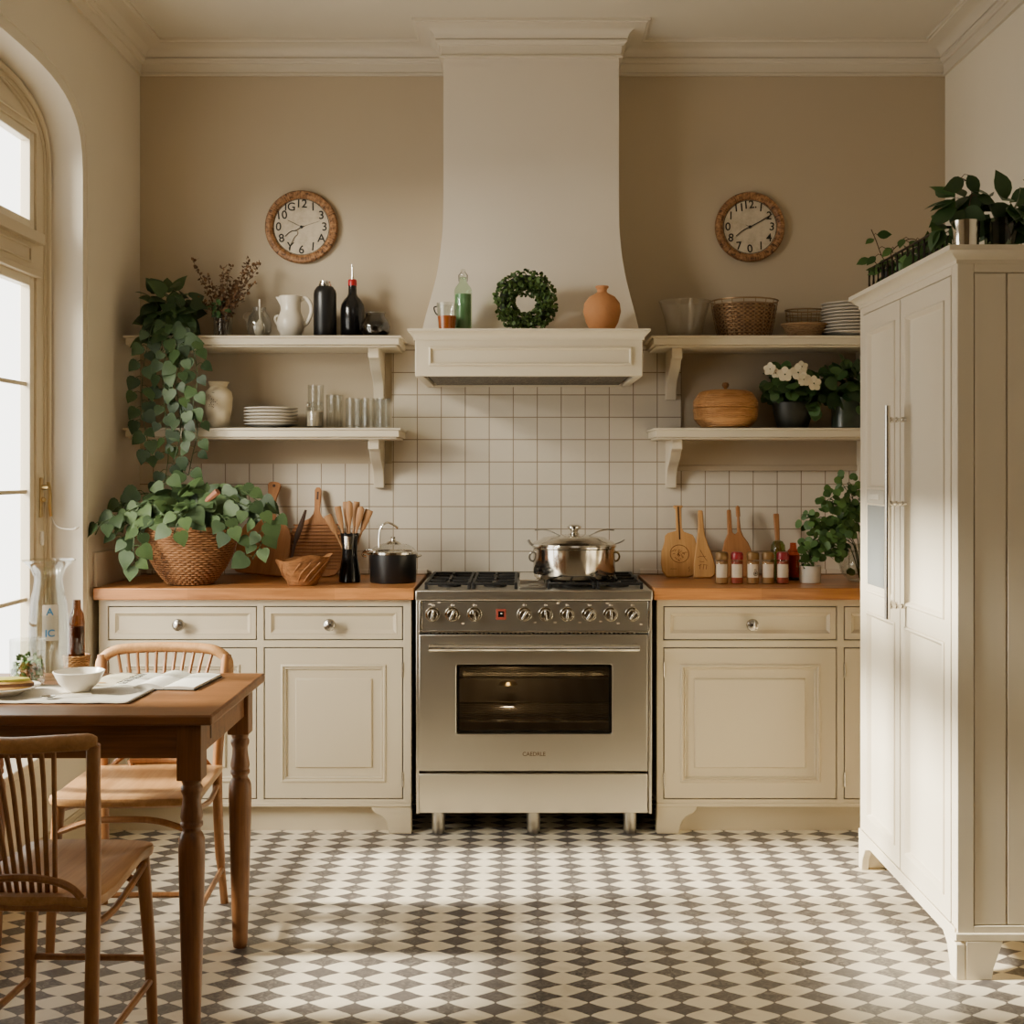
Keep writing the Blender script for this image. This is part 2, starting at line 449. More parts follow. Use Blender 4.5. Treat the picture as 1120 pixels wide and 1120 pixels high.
def clock_ring():
    a = N('clock_rim_wood'); co = a.coord(); sp = a.n('ShaderNodeSeparateXYZ'); a.set(sp.inputs[0], co)
    ang = a.math('ARCTAN2', sp.outputs[2], sp.outputs[0])
    cb = a.n('ShaderNodeCombineXYZ'); a.set(cb.inputs[0], a.math('MULTIPLY', ang, 14))
    n = a.noise(cb.outputs[0], 2.0, 3, .7); n2 = a.noise(co, 70, 3)
    f = a.math('MULTIPLY', a.math('ADD', n, n2), .5)
    c = a.ramp(f, [(.40, lin(58, 36, 20)), (.49, lin(142, 98, 60)), (.66, lin(190, 144, 98))])
    return a.done(a.pr(c, .6, 0, a.bump(n, .4, .004)))
M['rim'] = clock_ring()
def face_mat():
    a = N('aged_clock_face'); co = a.coord()
    n = a.noise(co, 18, 5, .65)
    c = a.ramp(n, [(.3, lin(176, 160, 136)), (.55, lin(206, 192, 168))])
    return a.done(a.pr(c, .6))
M['clockface'] = face_mat()
def speckle():
    a = N('speckled_cream'); co = a.coord()
    vo = a.n('ShaderNodeTexVoronoi'); a.set(vo.inputs['Vector'], co); vo.inputs['Scale'].default_value = 130
    sp = a.n('ShaderNodeSeparateXYZ'); a.set(sp.inputs[0], co)
    dots = a.math('LESS_THAN', vo.outputs['Distance'], .30)
    band = a.math('MULTIPLY', a.math('GREATER_THAN', sp.outputs[2], .08), a.math('LESS_THAN', sp.outputs[2], .145))
    front = a.math('MULTIPLY', a.math('LESS_THAN', sp.outputs[1], -.02), a.math('LESS_THAN', a.math('ABSOLUTE', a.math('ADD', sp.outputs[0], .008)), .026))
    blot = a.math('GREATER_THAN', a.noise(co, 40, 2), .47)
    f = a.math('MULTIPLY', a.math('MULTIPLY', dots, band), a.math('MULTIPLY', front, blot))
    c = a.mix(f, lin(204, 190, 160), lin(70, 54, 38))
    return a.done(a.pr(c, .4))
M['speckle'] = speckle()
def mesh_grille():
    a = N('extractor_mesh'); g = a.n('ShaderNodeNewGeometry')
    vo = a.n('ShaderNodeTexVoronoi'); a.set(vo.inputs['Vector'], g.outputs['Position']); vo.inputs['Scale'].default_value = 70
    c = a.ramp(vo.outputs[0], [(.1, lin(150, 138, 120)), (.5, lin(62, 54, 46))])
    return a.done(a.pr(c, .45, .6, a.bump(vo.outputs[0], .8, .01)))
M['mesh'] = mesh_grille()

# =============================================================== room shell
XL, XR, YF, H = -1.615, 1.813, -6.3, 3.175
def struct(o, label=None, cat=None): return tag(o, label, cat, kind='structure')
mb = MB(); mb.box(XL - .3, XR + .1, YF - .1, .1, -.1, 0)
struct(mb.build('floor', M['floor']), 'floor of dark and cream harlequin diamond tiles', 'floor')
mb = MB(); mb.box(XL - .3, XR + .1, YF - .1, .1, H, H + .1)
struct(mb.build('ceiling', M['ceil']), 'plain warm white ceiling above the crown moulding', 'ceiling')
mb = MB(); mb.box(XL - .3, XR + .1, 0, .1, 0, H)
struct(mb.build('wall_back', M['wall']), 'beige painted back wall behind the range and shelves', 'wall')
mb = MB(); mb.box(XR, XR + .1, YF, 0, 0, H)
struct(mb.build('wall_right', M['wall_right']), 'painted side wall, lightened for window light, behind the tall fridge', 'wall')
mb = MB(); mb.box(XL - .3, XR + .1, YF - .1, YF, 0, H)
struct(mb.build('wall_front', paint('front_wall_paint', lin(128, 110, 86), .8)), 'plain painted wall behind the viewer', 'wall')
# window opening in the left wall: flattened arch
WC, WHW, WZ0, WSP, WTOP = -1.56, .845, .42, 2.45, 2.752
def arch(hw, zs, zt, z0, n=28, p=4, q=1 / 3):
    pts = [(WC + hw, z0), (WC + hw, zs)]
    for i in range(1, n):
        t = math.cos(PI * i / n)
        pts.append((WC + hw * t, zs + (zt - zs) * (1 - abs(t) ** p) ** q))
    pts += [(WC - hw, zs), (WC - hw, z0)]
    return pts
open_ = arch(WHW, WSP, WTOP, WZ0)
mb = MB()
mb.holed([(YF, 0), (0, 0), (0, H), (YF, H)], [open_], 'yz', XL, XL - .17)
struct(mb.build('wall_left', M['wall_side']), 'painted side wall with the deep arched window opening', 'wall')

win = thing('window_1', 'tall arched casement window with thin glazing bars in left wall', 'window', (0, 0, 0)); win['kind'] = 'structure'
FX = XL - .125
G0, G1 = -.835, -2.285     # clear opening of the frame along the wall
mb = MB()
mb.holed(arch(WHW - .002, WSP, WTOP - .002, WZ0 + .002), [[(G1, .47), (G0, .47), (G0, 2.065), (G1, 2.065)], [(G1, 2.225), (G0, 2.225), (G0, 2.585), (G1, 2.585)]], 'yz', FX, FX - .045)
mb.build('window_frame', M['frame'], win, bevel=.004)
# raised edge bead and moulding following the arch
def archline(inset, x, zt=None):
    return [(x, y, z) for y, z in arch(WHW - inset, WSP, WTOP - inset, WZ0 + .004)]
mb = MB(); mb.tube(archline(.018, FX + .004), .012, 8); mb.tube(archline(.048, FX + .002), .006, 6)
mb.build('frame_moulding', M['frame'], win)
mb = MB()
y0, y1 = G1, G0
pts = [(FX + .003, y0 + .03 + (y1 - y0 - .06) * i / 20, 2.612 + .085 * (1 - (2 * i / 20 - 1) ** 4)) for i in range(21)]
mb.tube(pts, .006, 6); mb.tube([pts[0], (FX + .003, y1 - .03, 2.612)], .005, 6)
mb.build('spandrel_moulding', M['frame'], win)
nb = MB(); nb.box(FX - .002, FX + .024, G1 - .02, G0 + .02, 2.185, 2.225); nb.box(FX - .002, FX + .014, G1 - .02, G0 + .02, 2.065, 2.087)
nb.box(FX - .002, FX + .007, G1 + .06, G0 - .06, 2.112, 2.120); nb.box(FX - .002, FX + .007, G1 + .06, G0 - .06, 2.160, 2.168); nb.box(FX - .002, FX + .007, G0 - .068, G0 - .06, 2.112, 2.168)
nb.build('transom', M['frame'], win, bevel=.003)
def sash(ya, yb, za, zb, bars):
    fr = MB(); w = .042; x0, x1 = FX - .045, FX - .008
    fr.box(x0, x1, ya, ya + w, za, zb); fr.box(x0, x1, yb - w, yb, za, zb); fr.box(x0, x1, ya + w, yb - w, za, za + w); fr.box(x0, x1, ya + w, yb - w, zb - w * .8, zb)
    s = fr.build('sash', M['shelf'], win, bevel=.003)
    b = MB()
    for z in bars: b.box(x0 + .012, x1 - .012, ya + w, yb - w, z - .007, z + .007)
    ym = (ya + yb) / 2 + .06
    b.box(x0 + .014, x1 - .014, ym - .006, ym + .006, za + w, zb - w * .8)
    b.build('glazing_bar', M['frame'], s)
    g = MB(); g.box(x0 + .016, x0 + .018, ya + w * .8, yb - w * .8, za + w * .8, zb - w * .6)
    g.build('pane', M['pane'], s)
ymid = (G0 + G1) / 2
for ya, yb in ((G1, ymid - .02), (ymid + .02, G0)):
    sash(ya, yb, .47, 2.065, (1.68, 1.295, .91)); sash(ya, yb, 2.225, 2.585, ())
mb = MB(); mb.box(FX - .045, FX, ymid - .02, ymid + .02, .47, 2.585); mb.build('mullion', M['frame'], win, bevel=.004)
mb = MB(); mb.box(FX - .03, XL + .035, WC - WHW - .03, WC + WHW + .03, .395, .425); mb.build('window_sill', M['shelf'], win, bevel=.005)
# espagnolette handle on the frame
yl, zl = -.80, 1.22
mb = MB(); mb.box(FX, FX + .006, yl - .013, yl + .013, 1.20, 1.345); lt = mb.build('latch_plate', M['brass'], win, bevel=.003)
mb = MB(); mb.tube([(FX + .004, yl, 1.31), (FX + .03, yl, 1.31)], .009, 10); mb.tube(spline([(FX + .028, yl, 1.33), (FX + .034, yl + .004, 1.29), (FX + .03, yl + .012, 1.24), (FX + .03, yl + .022, 1.205)]), .006, 8); mb.ball((FX + .012, yl, 1.265), .009)
mb.build('latch_handle', M['brass'], lt)
mb = MB(); mb.box(FX, FX + .010, yl - .006, yl + .012, 1.10, 1.15); mb.build('catch', M['white'], win, bevel=.002)
mb = MB(); mb.tube(spline([(FX + .03, yl + .022, 1.205), (FX + .05, yl + .035, 1.165), (FX + .10, yl + .045, 1.155), (FX + .125, yl + .05, 1.166)]), [.002] * 7 + [.004] * 3 + [.007] * 4 + [.009, .010, .009, .006, .002], 8, flat=.5)
mb.build('hook_arm', M['white'], win)
# slim bead around the opening on the room side of the wall
mb = MB(); mb.tube([(XL + .001, y, z) for y, z in arch(WHW + .045, WSP, WTOP + .045, WZ0)], .004, 6)
struct(mb.build('trim_3', M['wall_side']), 'thin bead running round the arched window opening', 'trim')

# ---- crown moulding sweep
CHX0, CHX1, CHY = -.309, .406, -.235
def sweep(path, prof, name, mat, parent=None, closed=False):
    """path in plan, room on the right of travel; prof (out, z)"""
    P = [Vector((p[0], p[1])) for p in path]; n = len(P); cols = []
    nr = []
    for i in range(n - 1):
        d = (P[i + 1] - P[i]).normalized(); nr.append(Vector((d.y, -d.x)))
    vs = []
    for i in range(n):
        if i == 0: o = nr[0]
        elif i == n - 1: o = nr[-1]
        else: o = (nr[i - 1] + nr[i]) / (1 + nr[i - 1].dot(nr[i]))
        for q, z in prof: vs.append((P[i].x + o.x * q, P[i].y + o.y * q, z))
    m = len(prof); fs = []
    for i in range(n - 1):
        for k in range(m):
            k2 = (k + 1) % m
            fs.append((i * m + k, i * m + k2, (i + 1) * m + k2, (i + 1) * m + k))
    fs.append(tuple(range(m))); fs.append(tuple((n - 1) * m + k for k in range(m - 1, -1, -1)))
    b = MB(); b.add(vs, fs)
    return b.build(name, mat, parent, ang=30)
def cove():
    pr = [(0, H - .125), (.014, H - .125), (.014, H - .116), (.008, H - .112), (.012, H - .078), (.020, H - .076), (.022, H - .070), (.030, H - .066), (.032, H - .058), (.026, H - .055)]
    for i in range(9):
        a = PI / 2 * i / 8
        pr.append((.034 + .062 * (1 - math.cos(a)), H - .052 + .038 * math.sin(a)))
    pr += [(.105, H - .014), (.108, H - .010), (.118, H - .010), (.118, H + .002), (0, H + .002)]
    return pr
struct(sweep([(XL, YF), (XL, 0), (CHX0, 0), (CHX0, CHY), (CHX1, CHY), (CHX1, 0), (XR, 0), (XR, YF)], cove(), 'trim_1', M['trim']), 'stepped plaster crown moulding running round the room and chimney breast', 'crown moulding')
# ---- backsplash
TY = -.009
mb = MB()
mb.box(-.541, .69, TY, -.001, .90, 1.90)
mb.box(XL + .002, -.541, TY, -.001, .90, 1.40); mb.box(.69, XR - .002, TY, -.001, .90, 1.40)
struct(mb.build('trim_2', M['tile']), 'square pale tile backsplash behind the range and worktops', 'backsplash')
mb = MB(); mb.box(-1.58, -.39, -.026, TY - .001, .93, .952); mb.box(.51, XR - .01, -.026, TY - .001, .93, .952)
struct(mb.build('trim_4', M['tile'], bevel=.003), 'low tile lip along the back of the worktops', 'trim')
mb = MB(); mb.box(XL + .001, XL + .014, -.60, -.03, .93, 1.06)
struct(mb.build('trim_5', M['wall_side'], bevel=.003), 'low painted upstand on side wall at the end of worktop', 'trim')
mb = MB(); mb.box(XL, XL + .016, YF, -.62, 0, .11); mb.box(XL, XL + .011, YF, -.62, .11, .13)
struct(mb.build('baseboard_left', M['cab'], bevel=.003), 'painted baseboard under the window', 'baseboard')

# =============================================================== range hood
hood = thing('range_hood', 'flared plaster range hood with panelled mantel shelf above the cooker', 'range hood', (.045, 0, 1.72))
hx, hz = .045, 1.72
st = [(3.17, .0035, .3575, .235), (2.8, .0035, .3575, .235), (2.42, .003, .358, .238), (2.29, .002, .364, .258), (2.17, .002, .378, .29), (2.07, .001, .398, .33), (1.97, 0, .42, .375), (1.897, 0, .432, .41)]
zz = []
for i in range(len(st) - 1):
    for k in range(4):
        t = k / 4
        A = [st[max(i - 1, 0)], st[i], st[i + 1], st[min(i + 2, len(st) - 1)]]
        zz.append(tuple(.5 * (2 * A[1][j] + (A[2][j] - A[0][j]) * t + (2 * A[0][j] - 5 * A[1][j] + 4 * A[2][j] - A[3][j]) * t * t + (3 * A[1][j] - A[0][j] - 3 * A[2][j] + A[3][j]) * t ** 3) for j in range(4)))
zz.append(st[-1])
mb = MB(); vs = []; fs = []
for z, c, hw, d in zz:
    vs += [(c - hw, -.002, z - hz), (c - hw, -d, z - hz), (c + hw, -d, z - hz), (c + hw, -.002, z - hz)]
for i in range(len(zz) - 1):
    for k in range(3): fs.append((i * 4 + k, i * 4 + k + 1, i * 4 + 5 + k, i * 4 + 4 + k))
mb.add(vs, fs)
mb.build('flue', M['hood'], hood, ang=50)
HX0, HX1, HY = -.392 - hx, .464 - hx, -.64
mb = MB()
zb, zt = 1.726 - hz, 1.866 - hz
mb.box(HX0, HX1, HY, HY + .03, zb, zt); mb.box(HX0, HX0 + .03, HY + .03, -.012, zb, zt); mb.box(HX1 - .03, HX1, HY + .03, -.012, zb, zt)
mb.box(HX0 + .03, HX1 - .03, -.04, -.012, zb, zt)
m1 = mb.build('mantel_box', M['shelf'], hood, bevel=.003)
mb = MB(); mb.rings(HX0 + .052, HX1 - .040, zb + .040, zt - .030, [(0, 0), (0, .007), (.006, .011), (.011, .004), (.012, .0005)], HY)
mb.build('panel_moulding', M['shelf'], m1)
prof = [(0, zt - .004), (.006, zt - .004), (.006, zt + .004), (.010, zt + .012), (.022, zt + .026), (.027, zt + .028), (.027, zt + .036), (0, zt + .036)]
sweep([(HX0, -.012), (HX0, HY), (HX1, HY), (HX1, -.012)], prof, 'mantel_crown', M['shelf'], hood)
mb = MB(); mb.box(HX0 - .02, HX1 + .02, HY - .02, -.012, zt + .026, zt + .0355); mb.build('mantel_top', M['shelf'], hood)
mb = MB(); mb.box(HX0 + .045, HX1 - .045, HY + .05, -.05, zb + .006, zb + .014); mb.build('extractor_grille', M['mesh'], hood)
mb = MB(); mb.box(HX0 + .03, HX1 - .03, HY + .03, -.04, zb + .016, zb + .026); mb.build('grille_backing', M['dark'], hood)
MT = 1.866 + .036   # mantel top height

# =============================================================== shelves
S1, S2, SFY = 1.9145, 1.543, -.30
def bracket(parent, x, zt, name='bracket'):
    """corbel: block at the front, curve back to the wall"""
    pr = [(-.008, 0), (-.245, 0), (-.245, -.048), (-.215, -.052), (-.200, -.060), (-.175, -.085), (-.120, -.108), (-.075, -.130), (-.052, -.160), (-.045, -.208), (-.008, -.208)]
    b = MB(); b.prism(pr, 'yz', x - .022, x + .022)
    return b.build(name, M['shelf'], parent, loc=(0, 0, zt), bevel=.003)
def shelf(label, x0, x1, z, brx, rail, open_l, open_r):
    t = thing('wall_shelf', label, 'shelf', ((x0 + x1) / 2, 0, z - .037)); cx = (x0 + x1) / 2
    b = MB(); b.box(x0 - cx, x1 - cx, SFY, -.008 if not rail else -.004, 0, .037)
    b.box(x0 - cx - (.008 if open_l else 0), x1 - cx + (.008 if open_r else 0), SFY - .008, -.010, .027, .037)
    b.box(x0 - cx + .01, x1 - cx - .01, SFY + .012, -.010, -.008, 0)
    b.build('shelf_board', M['shelf'], t, bevel=.003)
    for x in brx: bracket(t, x - cx, 0)
    r0 = x0 - cx + .02 if not open_l else min(brx) - cx - .01
    r1 = x1 - cx - .02 if not open_r else max(brx) - cx + .01
    if rail:
        b = MB(); b.box(r0, r1, -.022, -.0095, -.122, 0); b.box(r0, r1, -.032, -.0095, -.136, -.112)
        b.build('back_rail', M['wall'], t, bevel=.003)
    return t
shelf('upper shelf to the left of the hood, holding pitcher and dark bottles', -1.585, -.484, S1, (-.593,), False, True, True)
shelf('lower shelf to the left of the hood, holding plates and tumblers', -1.585, -.484, S2, (-.593,), True, True, True)
shelf('upper shelf to the right of the hood, holding glass bowl and baskets', .540, XR - .004, S1, (.642, 1.452), False, True, False)
shelf('lower shelf to the right of the hood, holding wooden box and potted plants', .548, XR - .004, S2, (.642, 1.452), True, True, False)

# =============================================================== base cabinets
CY0 = -.62     # face-frame front
CTOP, CBOT = .885, .1075
def base_cab(label, x0, x1, cols, feet, knobs, hinge):
    cx = (x0 + x1) / 2
    t = thing('base_cabinet', label, 'cabinet', (cx, CY0, 0))
    L = lambda x: x - cx
    holes = []
    for a, b in cols:
        holes.append([(L(a), .730), (L(b), .730), (L(b), .8595), (L(a), .8595)]); holes.append([(L(a), .130), (L(b), .130), (L(b), .704), (L(a), .704)])
    b = MB(); b.holed([(L(x0), CBOT), (L(x1), CBOT), (L(x1), CTOP), (L(x0), CTOP)], holes, 'xz', 0, .022)
    b.build('face_frame', M['cab'], t, bevel=.002)
    b = MB(); b.box(L(x0), L(x0) + .018, .022, .60, CBOT, CTOP); b.box(L(x1) - .018, L(x1), .022, .60, CBOT, CTOP); b.box(L(x0) + .018, L(x1) - .018, .022, .60, CBOT, CBOT + .02); b.box(L(x0) + .018, L(x1) - .018, .58, .60, CBOT + .02, CTOP)
    b.box(L(x0), L(x1), -.006, .022, CBOT - .004, CBOT + .010)
    b.build('carcass', M['cab'], t, bevel=.002)
    b = MB(); b.box(L(x0) + .018, L(x1) - .018, .030, .040, CBOT + .02, CTOP - .002); b.build('gap_shade_sheet', M['dark'], t)  # near-black sheet behind the doors, paints the shade in their gaps
    b = MB(); b.box(L(x0) + .01, L(x1) - .01, .05, .066, 0, CBOT); b.build('kick_board', M['cab'], t)
    for xf, sgn in feet:
        pr = [(0, 0), (.083, 0), (.088, .02), (.094, .045), (.112, .066), (.138, .078), (.150, .092), (.152, CBOT), (0, CBOT)]
        pr = [(L(xf) + sgn * p, q) for p, q in pr]
        b = MB(); b.prism(pr, 'xz', -.001, .049); b.build('bracket_foot', M['cab'], t, bevel=.003)
    g = .0042
    for i, (a, c) in enumerate(cols):
        b = MB(); b.rings(L(a) + g, L(c) - g, .730 + g, .8595 - g, [(0, -.018), (0, 0), (.020, 0), (.022, .002), (.025, -.002), (.035, -.010)], .001)
        d = b.build('drawer', M['cab'], t, bevel=.0015)
        if knobs[i]:
            k = MB(); xf = Matrix.Translation((L(knobs[i]), .001, .792)) @ Matrix.Rotation(rad(90), 4, 'X'); k.xf = xf
            k.lathe([(.012, 0), (.013, .003), (.007, .006), (.006, .016), (.012, .021), (.021, .027), (.0235, .034), (.021, .042), (.012, .048), (.0005, .050)], seg=24)
            k.build('knob', M['knob'], d)
        b = MB(); sw = .062
        b.rings(L(a) + g, L(c) - g, .130 + g, .704 - g, [(0, -.018), (0, 0), (sw - .002, 0), (sw, .005), (sw + .006, .007), (sw + .009, .001), (sw + .011, -.002), (sw + .015, .001), (sw + .018, -.009), (sw + .052, -.009), (sw + .055, -.001), (sw + .060, -.0005)], .001)
        d = b.build('door', M['cab'], t, bevel=.0012)
        for zh in (.62, .205):
            hxx = L(c) - .002 if hinge[i] > 0 else L(a) + .002
            k = MB(); k.tube([(hxx, -.001, zh - .028), (hxx, -.001, zh + .028)], .0032, 8); k.build('hinge', M['knob'], d)
    return t
cxl = X(108, 4.83)
base_cab('long painted base cabinet to the left of the range, behind the dining table', XL + .028, X(450, 4.83),
         [(X(118, 4.83), X(281.2, 4.83)), (X(288.5, 4.83), X(441, 4.83))], [(X(450, 4.83), -1)], [X(197.5, 4.83), X(361.7, 4.83)], [-1, 1])
base_cab('painted base cabinet to the right of the range, running behind the fridge', X(718.3, 4.83), XR - .004,
         [(X(725.5, 4.83), X(915.7, 4.83)), (X(923, 4.83), XR - .06)], [(X(718.3, 4.83), 1)], [X(821.5, 4.83), 1.50], [-1, -1])
def worktop(label, x0, x1):
    t = MB(); w = x1 - x0
    t.box(-w / 2, w / 2, -.65, -.012, 0, .045)
    o = t.build('worktop', M['counter'], loc=((x0 + x1) / 2, 0, .8852), bevel=.004)
    return tag(o, label, 'worktop')
worktop('oiled oak worktop under the ivy basket and wooden boards', XL + .016, X(453, 4.80))
worktop('oiled oak worktop under the spice jars', X(715, 4.80), XR - .003)
CT = .9302

# =============================================================== range cooker
RX, RW = .055, .442
rg = thing('range_cooker', 'wide stainless steel range cooker under the hood', 'range cooker', (RX, -.65, 0))
L = lambda px: X(px, 4.80) - RX
mb = MB()
mb.box(-RW, -RW + .012, .0, .61, .084, .905); mb.box(RW - .012, RW, .0, .61, .084, .905); mb.box(-RW + .012, RW - .012, .02, .61, .084, .096)
mb.box(-RW + .012, RW - .012, .59, .61, .096, .905); mb.box(-RW + .012, RW - .012, .03, .59, .765, .775); mb.box(-RW + .012, RW - .012, .03, .59, .235, .245)
mb.build('body', M['steel'], rg, bevel=.002)
mb = MB(); mb.box(-RW - .002, RW + .002, -.014, .03, .884, .923); mb.build('front_rail', M['steel'], rg, bevel=.004)
mb = MB(); mb.box(L(461), L(709), .0, .02, .770, .880); cp = mb.build('control_panel', M['steel_dark'], rg, bevel=.002)
mb = MB(); mb.box(-RW + .012, RW - .012, -.008, .02, .764, .771); mb.box(L(459), L(461.5), -.004, .02, .771, .884); mb.box(L(708.5), L(711), -.004, .02, .771, .884); mb.build('panel_trim', M['steel_pol'], rg, bevel=.001)
mb = MB(); mb.box(L(470), L(698), .004, .02, .757, .7635)
mb.build('vent_slot', M['dark'], rg)
mb = MB()
for i in range(46): mb.box(L(472 + i * 4.9), L(474.4 + i * 4.9), .001, .006, .758, .7625)
mb.build('vent_louvres', M['steel_pol'], rg)
for px in (473.4, 494.8, 519, 573.6, 596.7, 620.3, 644.4, 667.7, 691.5):
    x = L(px); z = .832
    k = MB(); k.xf = Matrix.Translation((x, 0, z)) @ Matrix.Rotation(rad(90), 4, 'X')
    k.lathe([(.027, 0), (.028, .004), (.026, .007), (.020, .008), (.0195, .022), (.017, .026), (.0005, .0265)], seg=28)
    kn = k.build('knob', M['chrome'], rg)
    k = MB(); k.xf = Matrix.Translation((x, 0, z)) @ Matrix.Rotation(rad(90), 4, 'X') @ Matrix.Rotation(rnd.uniform(-.6, .6), 4, 'Z')
    k.box(-.004, .004, -.019, .019, .024, .035); k.build('grip', M['steel_pol'], kn, bevel=.002)
    k = MB(); k.box(x - .006, x + .001, -.0012, .001, z + .031, z + .038); k.box(x + .003, x + .008, -.0012, .001, z + .032, z + .036); k.build('mark', M['labelpaper'], cp)
for px, py in ((470, 661), (480, 659), (506, 682), (585, 681), (607, 681), (634, 681), (657, 680), (676, 682), (701, 683), (610, 660), (664, 660)):
    k = MB(); x = L(px); z = Z(py, 4.8); k.box(x - .005, x + .006, -.001, .001, z - .002, z + .003); k.build('mark', M['labelpaper'], cp)
k = MB(); k.box(L(542.5), L(553.5), -.004, .001, .812, .852); tm = k.build('timer', plain('timer_red', lin(140, 62, 48), .4), rg, bevel=.001)
k = MB(); k.box(L(545), L(551), -.0052, -.0035, .822, .844); k.build('display', M['black'], tm)
k = MB(); k.lathe([(.003, 0), (.003, .004)], (L(548.5), -.007, .834), 10); k.build('timer_light', M['white'], tm)
# oven door
DX0, DX1, DZ0, DZ1 = L(458.6), L(708.2), .2456, .756
WX0, WX1, WZ_0, WZ_1 = L(499), L(669.4), .384, .645
def rrect(x0, x1, z0, z1, r, n=5):
    p = []
    for cx_, cz_, a0 in ((x1 - r, z1 - r, 0), (x0 + r, z1 - r, 90), (x0 + r, z0 + r, 180), (x1 - r, z0 + r, 270)):
        for i in range(n + 1):
            a = rad(a0 + 90 * i / n); p.append((cx_ + r * math.cos(a), cz_ + r * math.sin(a)))
    return p
mb = MB(); mb.holed([(DX0, DZ0), (DX1, DZ0), (DX1, DZ1), (DX0, DZ1)], [rrect(WX0, WX1, WZ_0, WZ_1, .008)], 'xz', -.006, .028)
od = mb.build('oven_door', M['steel'], rg, bevel=.002)
mb = MB(); mb.box(WX0 + .0005, WX1 - .0005, .004, .007, WZ_0 + .0005, WZ_1 - .0005); mb.build('door_glass', thin_glass('oven_glass', (.72, .69, .64), .03, .5, .05), od)
mb = MB(); mb.holed(rrect(WX0 + .001, WX1 - .001, WZ_0 + .001, WZ_1 - .001, .008), [rrect(WX0 + .012, WX1 - .012, WZ_0 + .012, WZ_1 - .012, .006)], 'xz', .008, .012); mb.build('glass_border', M['black_satin'], od)
hzz = .7115; hb = MB()
hb.tube([(L(470), -.046, hzz), (L(698), -.046, hzz)], .0135, 14)
hd = hb.build('handle', M['steel_pol'], od)
for px in (474, 694):
    b = MB(); b.box(L(px) - .010, L(px) + .010, -.046, -.004, hzz - .012, hzz + .012); b.build('handle_mount', M['steel_pol'], hd, bevel=.003)
text_mesh('CAEDRLE', .0205, plain('brand_ink', lin(92, 70, 44), .5), 'lettering', od, (L(584), -.0065, Z(824.5, 4.8)), (rad(90), 0, 0), .0005, .0004)
# oven inside
mb = MB(); ox0, ox1, oz0, oz1 = DX0 + .07, DX1 - .07, .30, .72
mb.add([(ox0, .03, oz0), (ox1, .03, oz0), (ox1, .03, oz1), (ox0, .03, oz1), (ox0, .5, oz0), (ox1, .5, oz0), (ox1, .5, oz1), (ox0, .5, oz1)], [(4, 5, 6, 7), (0, 4, 7, 3), (1, 2, 6, 5), (0, 1, 5, 4), (3, 7, 6, 2)])
ov = mb.build('oven_cavity', plain('oven_enamel', lin(158, 142, 120), .35, .2), rg, recalc=False)
for z in (.42, .585):
    b = MB(); b.tube([(ox0 + .01, .06, z), (ox1 - .01, .06, z), (ox1 - .01, .45, z), (ox0 + .01, .45, z)], .005, 6, closed=True)
    for i in range(9):
        yy = .09 + i * .042; b.tube([(ox0 + .01, yy, z), (ox1 - .01, yy, z)], .0025, 5)
    b.build('oven_rack', M['steel_pol'], rg)
mb = MB(); mb.tube(spline([(-.16, .2, .665), (-.18, .14, .655), (-.13, .10, .65), (.0, .10, .65), (.12, .10, .65)]), .010, 8); mb.box(.0, .11, .09, .13, .635, .675); mb.build('grill_element', M['steel_pol'], rg)
mb = MB(); mb.lathe([(.04, 0), (.03, .012), (.0005, .016)], (-.10, .42, .50), 16); mb.build('oven_lamp_cover', M['brass'], ov)
ol = bpy.data.lights.new('oven_lamp', 'POINT'); ol.energy = .8; ol.color = (1, .84, .6); ol.shadow_soft_size = .02
olo = bpy.data.objects.new('oven_lamp', ol); COL.objects.link(olo); olo.location = (RX - .10, -.65 + .36, .62)
mb = MB(); mb.box(DX0, DX1, -.004, .02, .0875, .2345); mb.build('storage_drawer', M['steel'], rg, bevel=.002)
for px in (478.5, 583.5, 690):
    b = MB(); b.lathe([(.021, 0), (.024, .004), (.0265, .05), (.028, .084)], (L(px), .045, 0), 20); b.build('leg', M['steel'], rg)
for px in (478.5, 690):
    b = MB(); b.lathe([(.021, 0), (.024, .004), (.0265, .05), (.028, .084)], (L(px), .54, 0), 20); b.build('leg', M['steel_pol'], rg)
# hob
mb = MB(); mb.box(-RW, RW, .03, .61, .905, .921); mb.build('hob_tray', M['steel_dark'], rg, bevel=.002)
mb = MB(); mb.box(-RW + .02, RW - .02, .595, .615, .921, .945); mb.build('hob_upstand', M['steel_dark'], rg, bevel=.002)
def grate(x0, x1, y0, y1):
    b = MB(); z0, z1 = .936, .946
    for x in (x0, x1 - .012): b.box(x, x + .012, y0, y1, z0, z1)
    for y in (y0, (y0 + y1) / 2 - .006, y1 - .012): b.box(x0 + .012, x1 - .012, y, y + .012, z0, z1)
    for cyy in (y0 + (y1 - y0) * .25, y0 + (y1 - y0) * .75):
        b.box(x0 + .012, x0 + .075, cyy - .005, cyy + .005, z0, z1); b.box(x1 - .075, x1 - .012, cyy - .005, cyy + .005, z0, z1)
        xm = (x0 + x1) / 2
        b.box(xm - .005, xm + .005, cyy + .03, cyy + (y1 - y0) * .25 - .006, z0, z1); b.box(xm - .005, xm + .005, cyy - (y1 - y0) * .25 + .006, cyy - .03, z0, z1)
    for x in (x0, x1 - .012):
        for y in (y0, y1 - .012): b.box(x, x + .012, y, y + .012, .921, z0)
    b.build('grate', M['iron'], rg, bevel=.002)
gx = [(-.415, -.24), (-.235, -.062), (.052, .235), (.24, .415)]
for a, c in gx: grate(a, c, .06, .575)
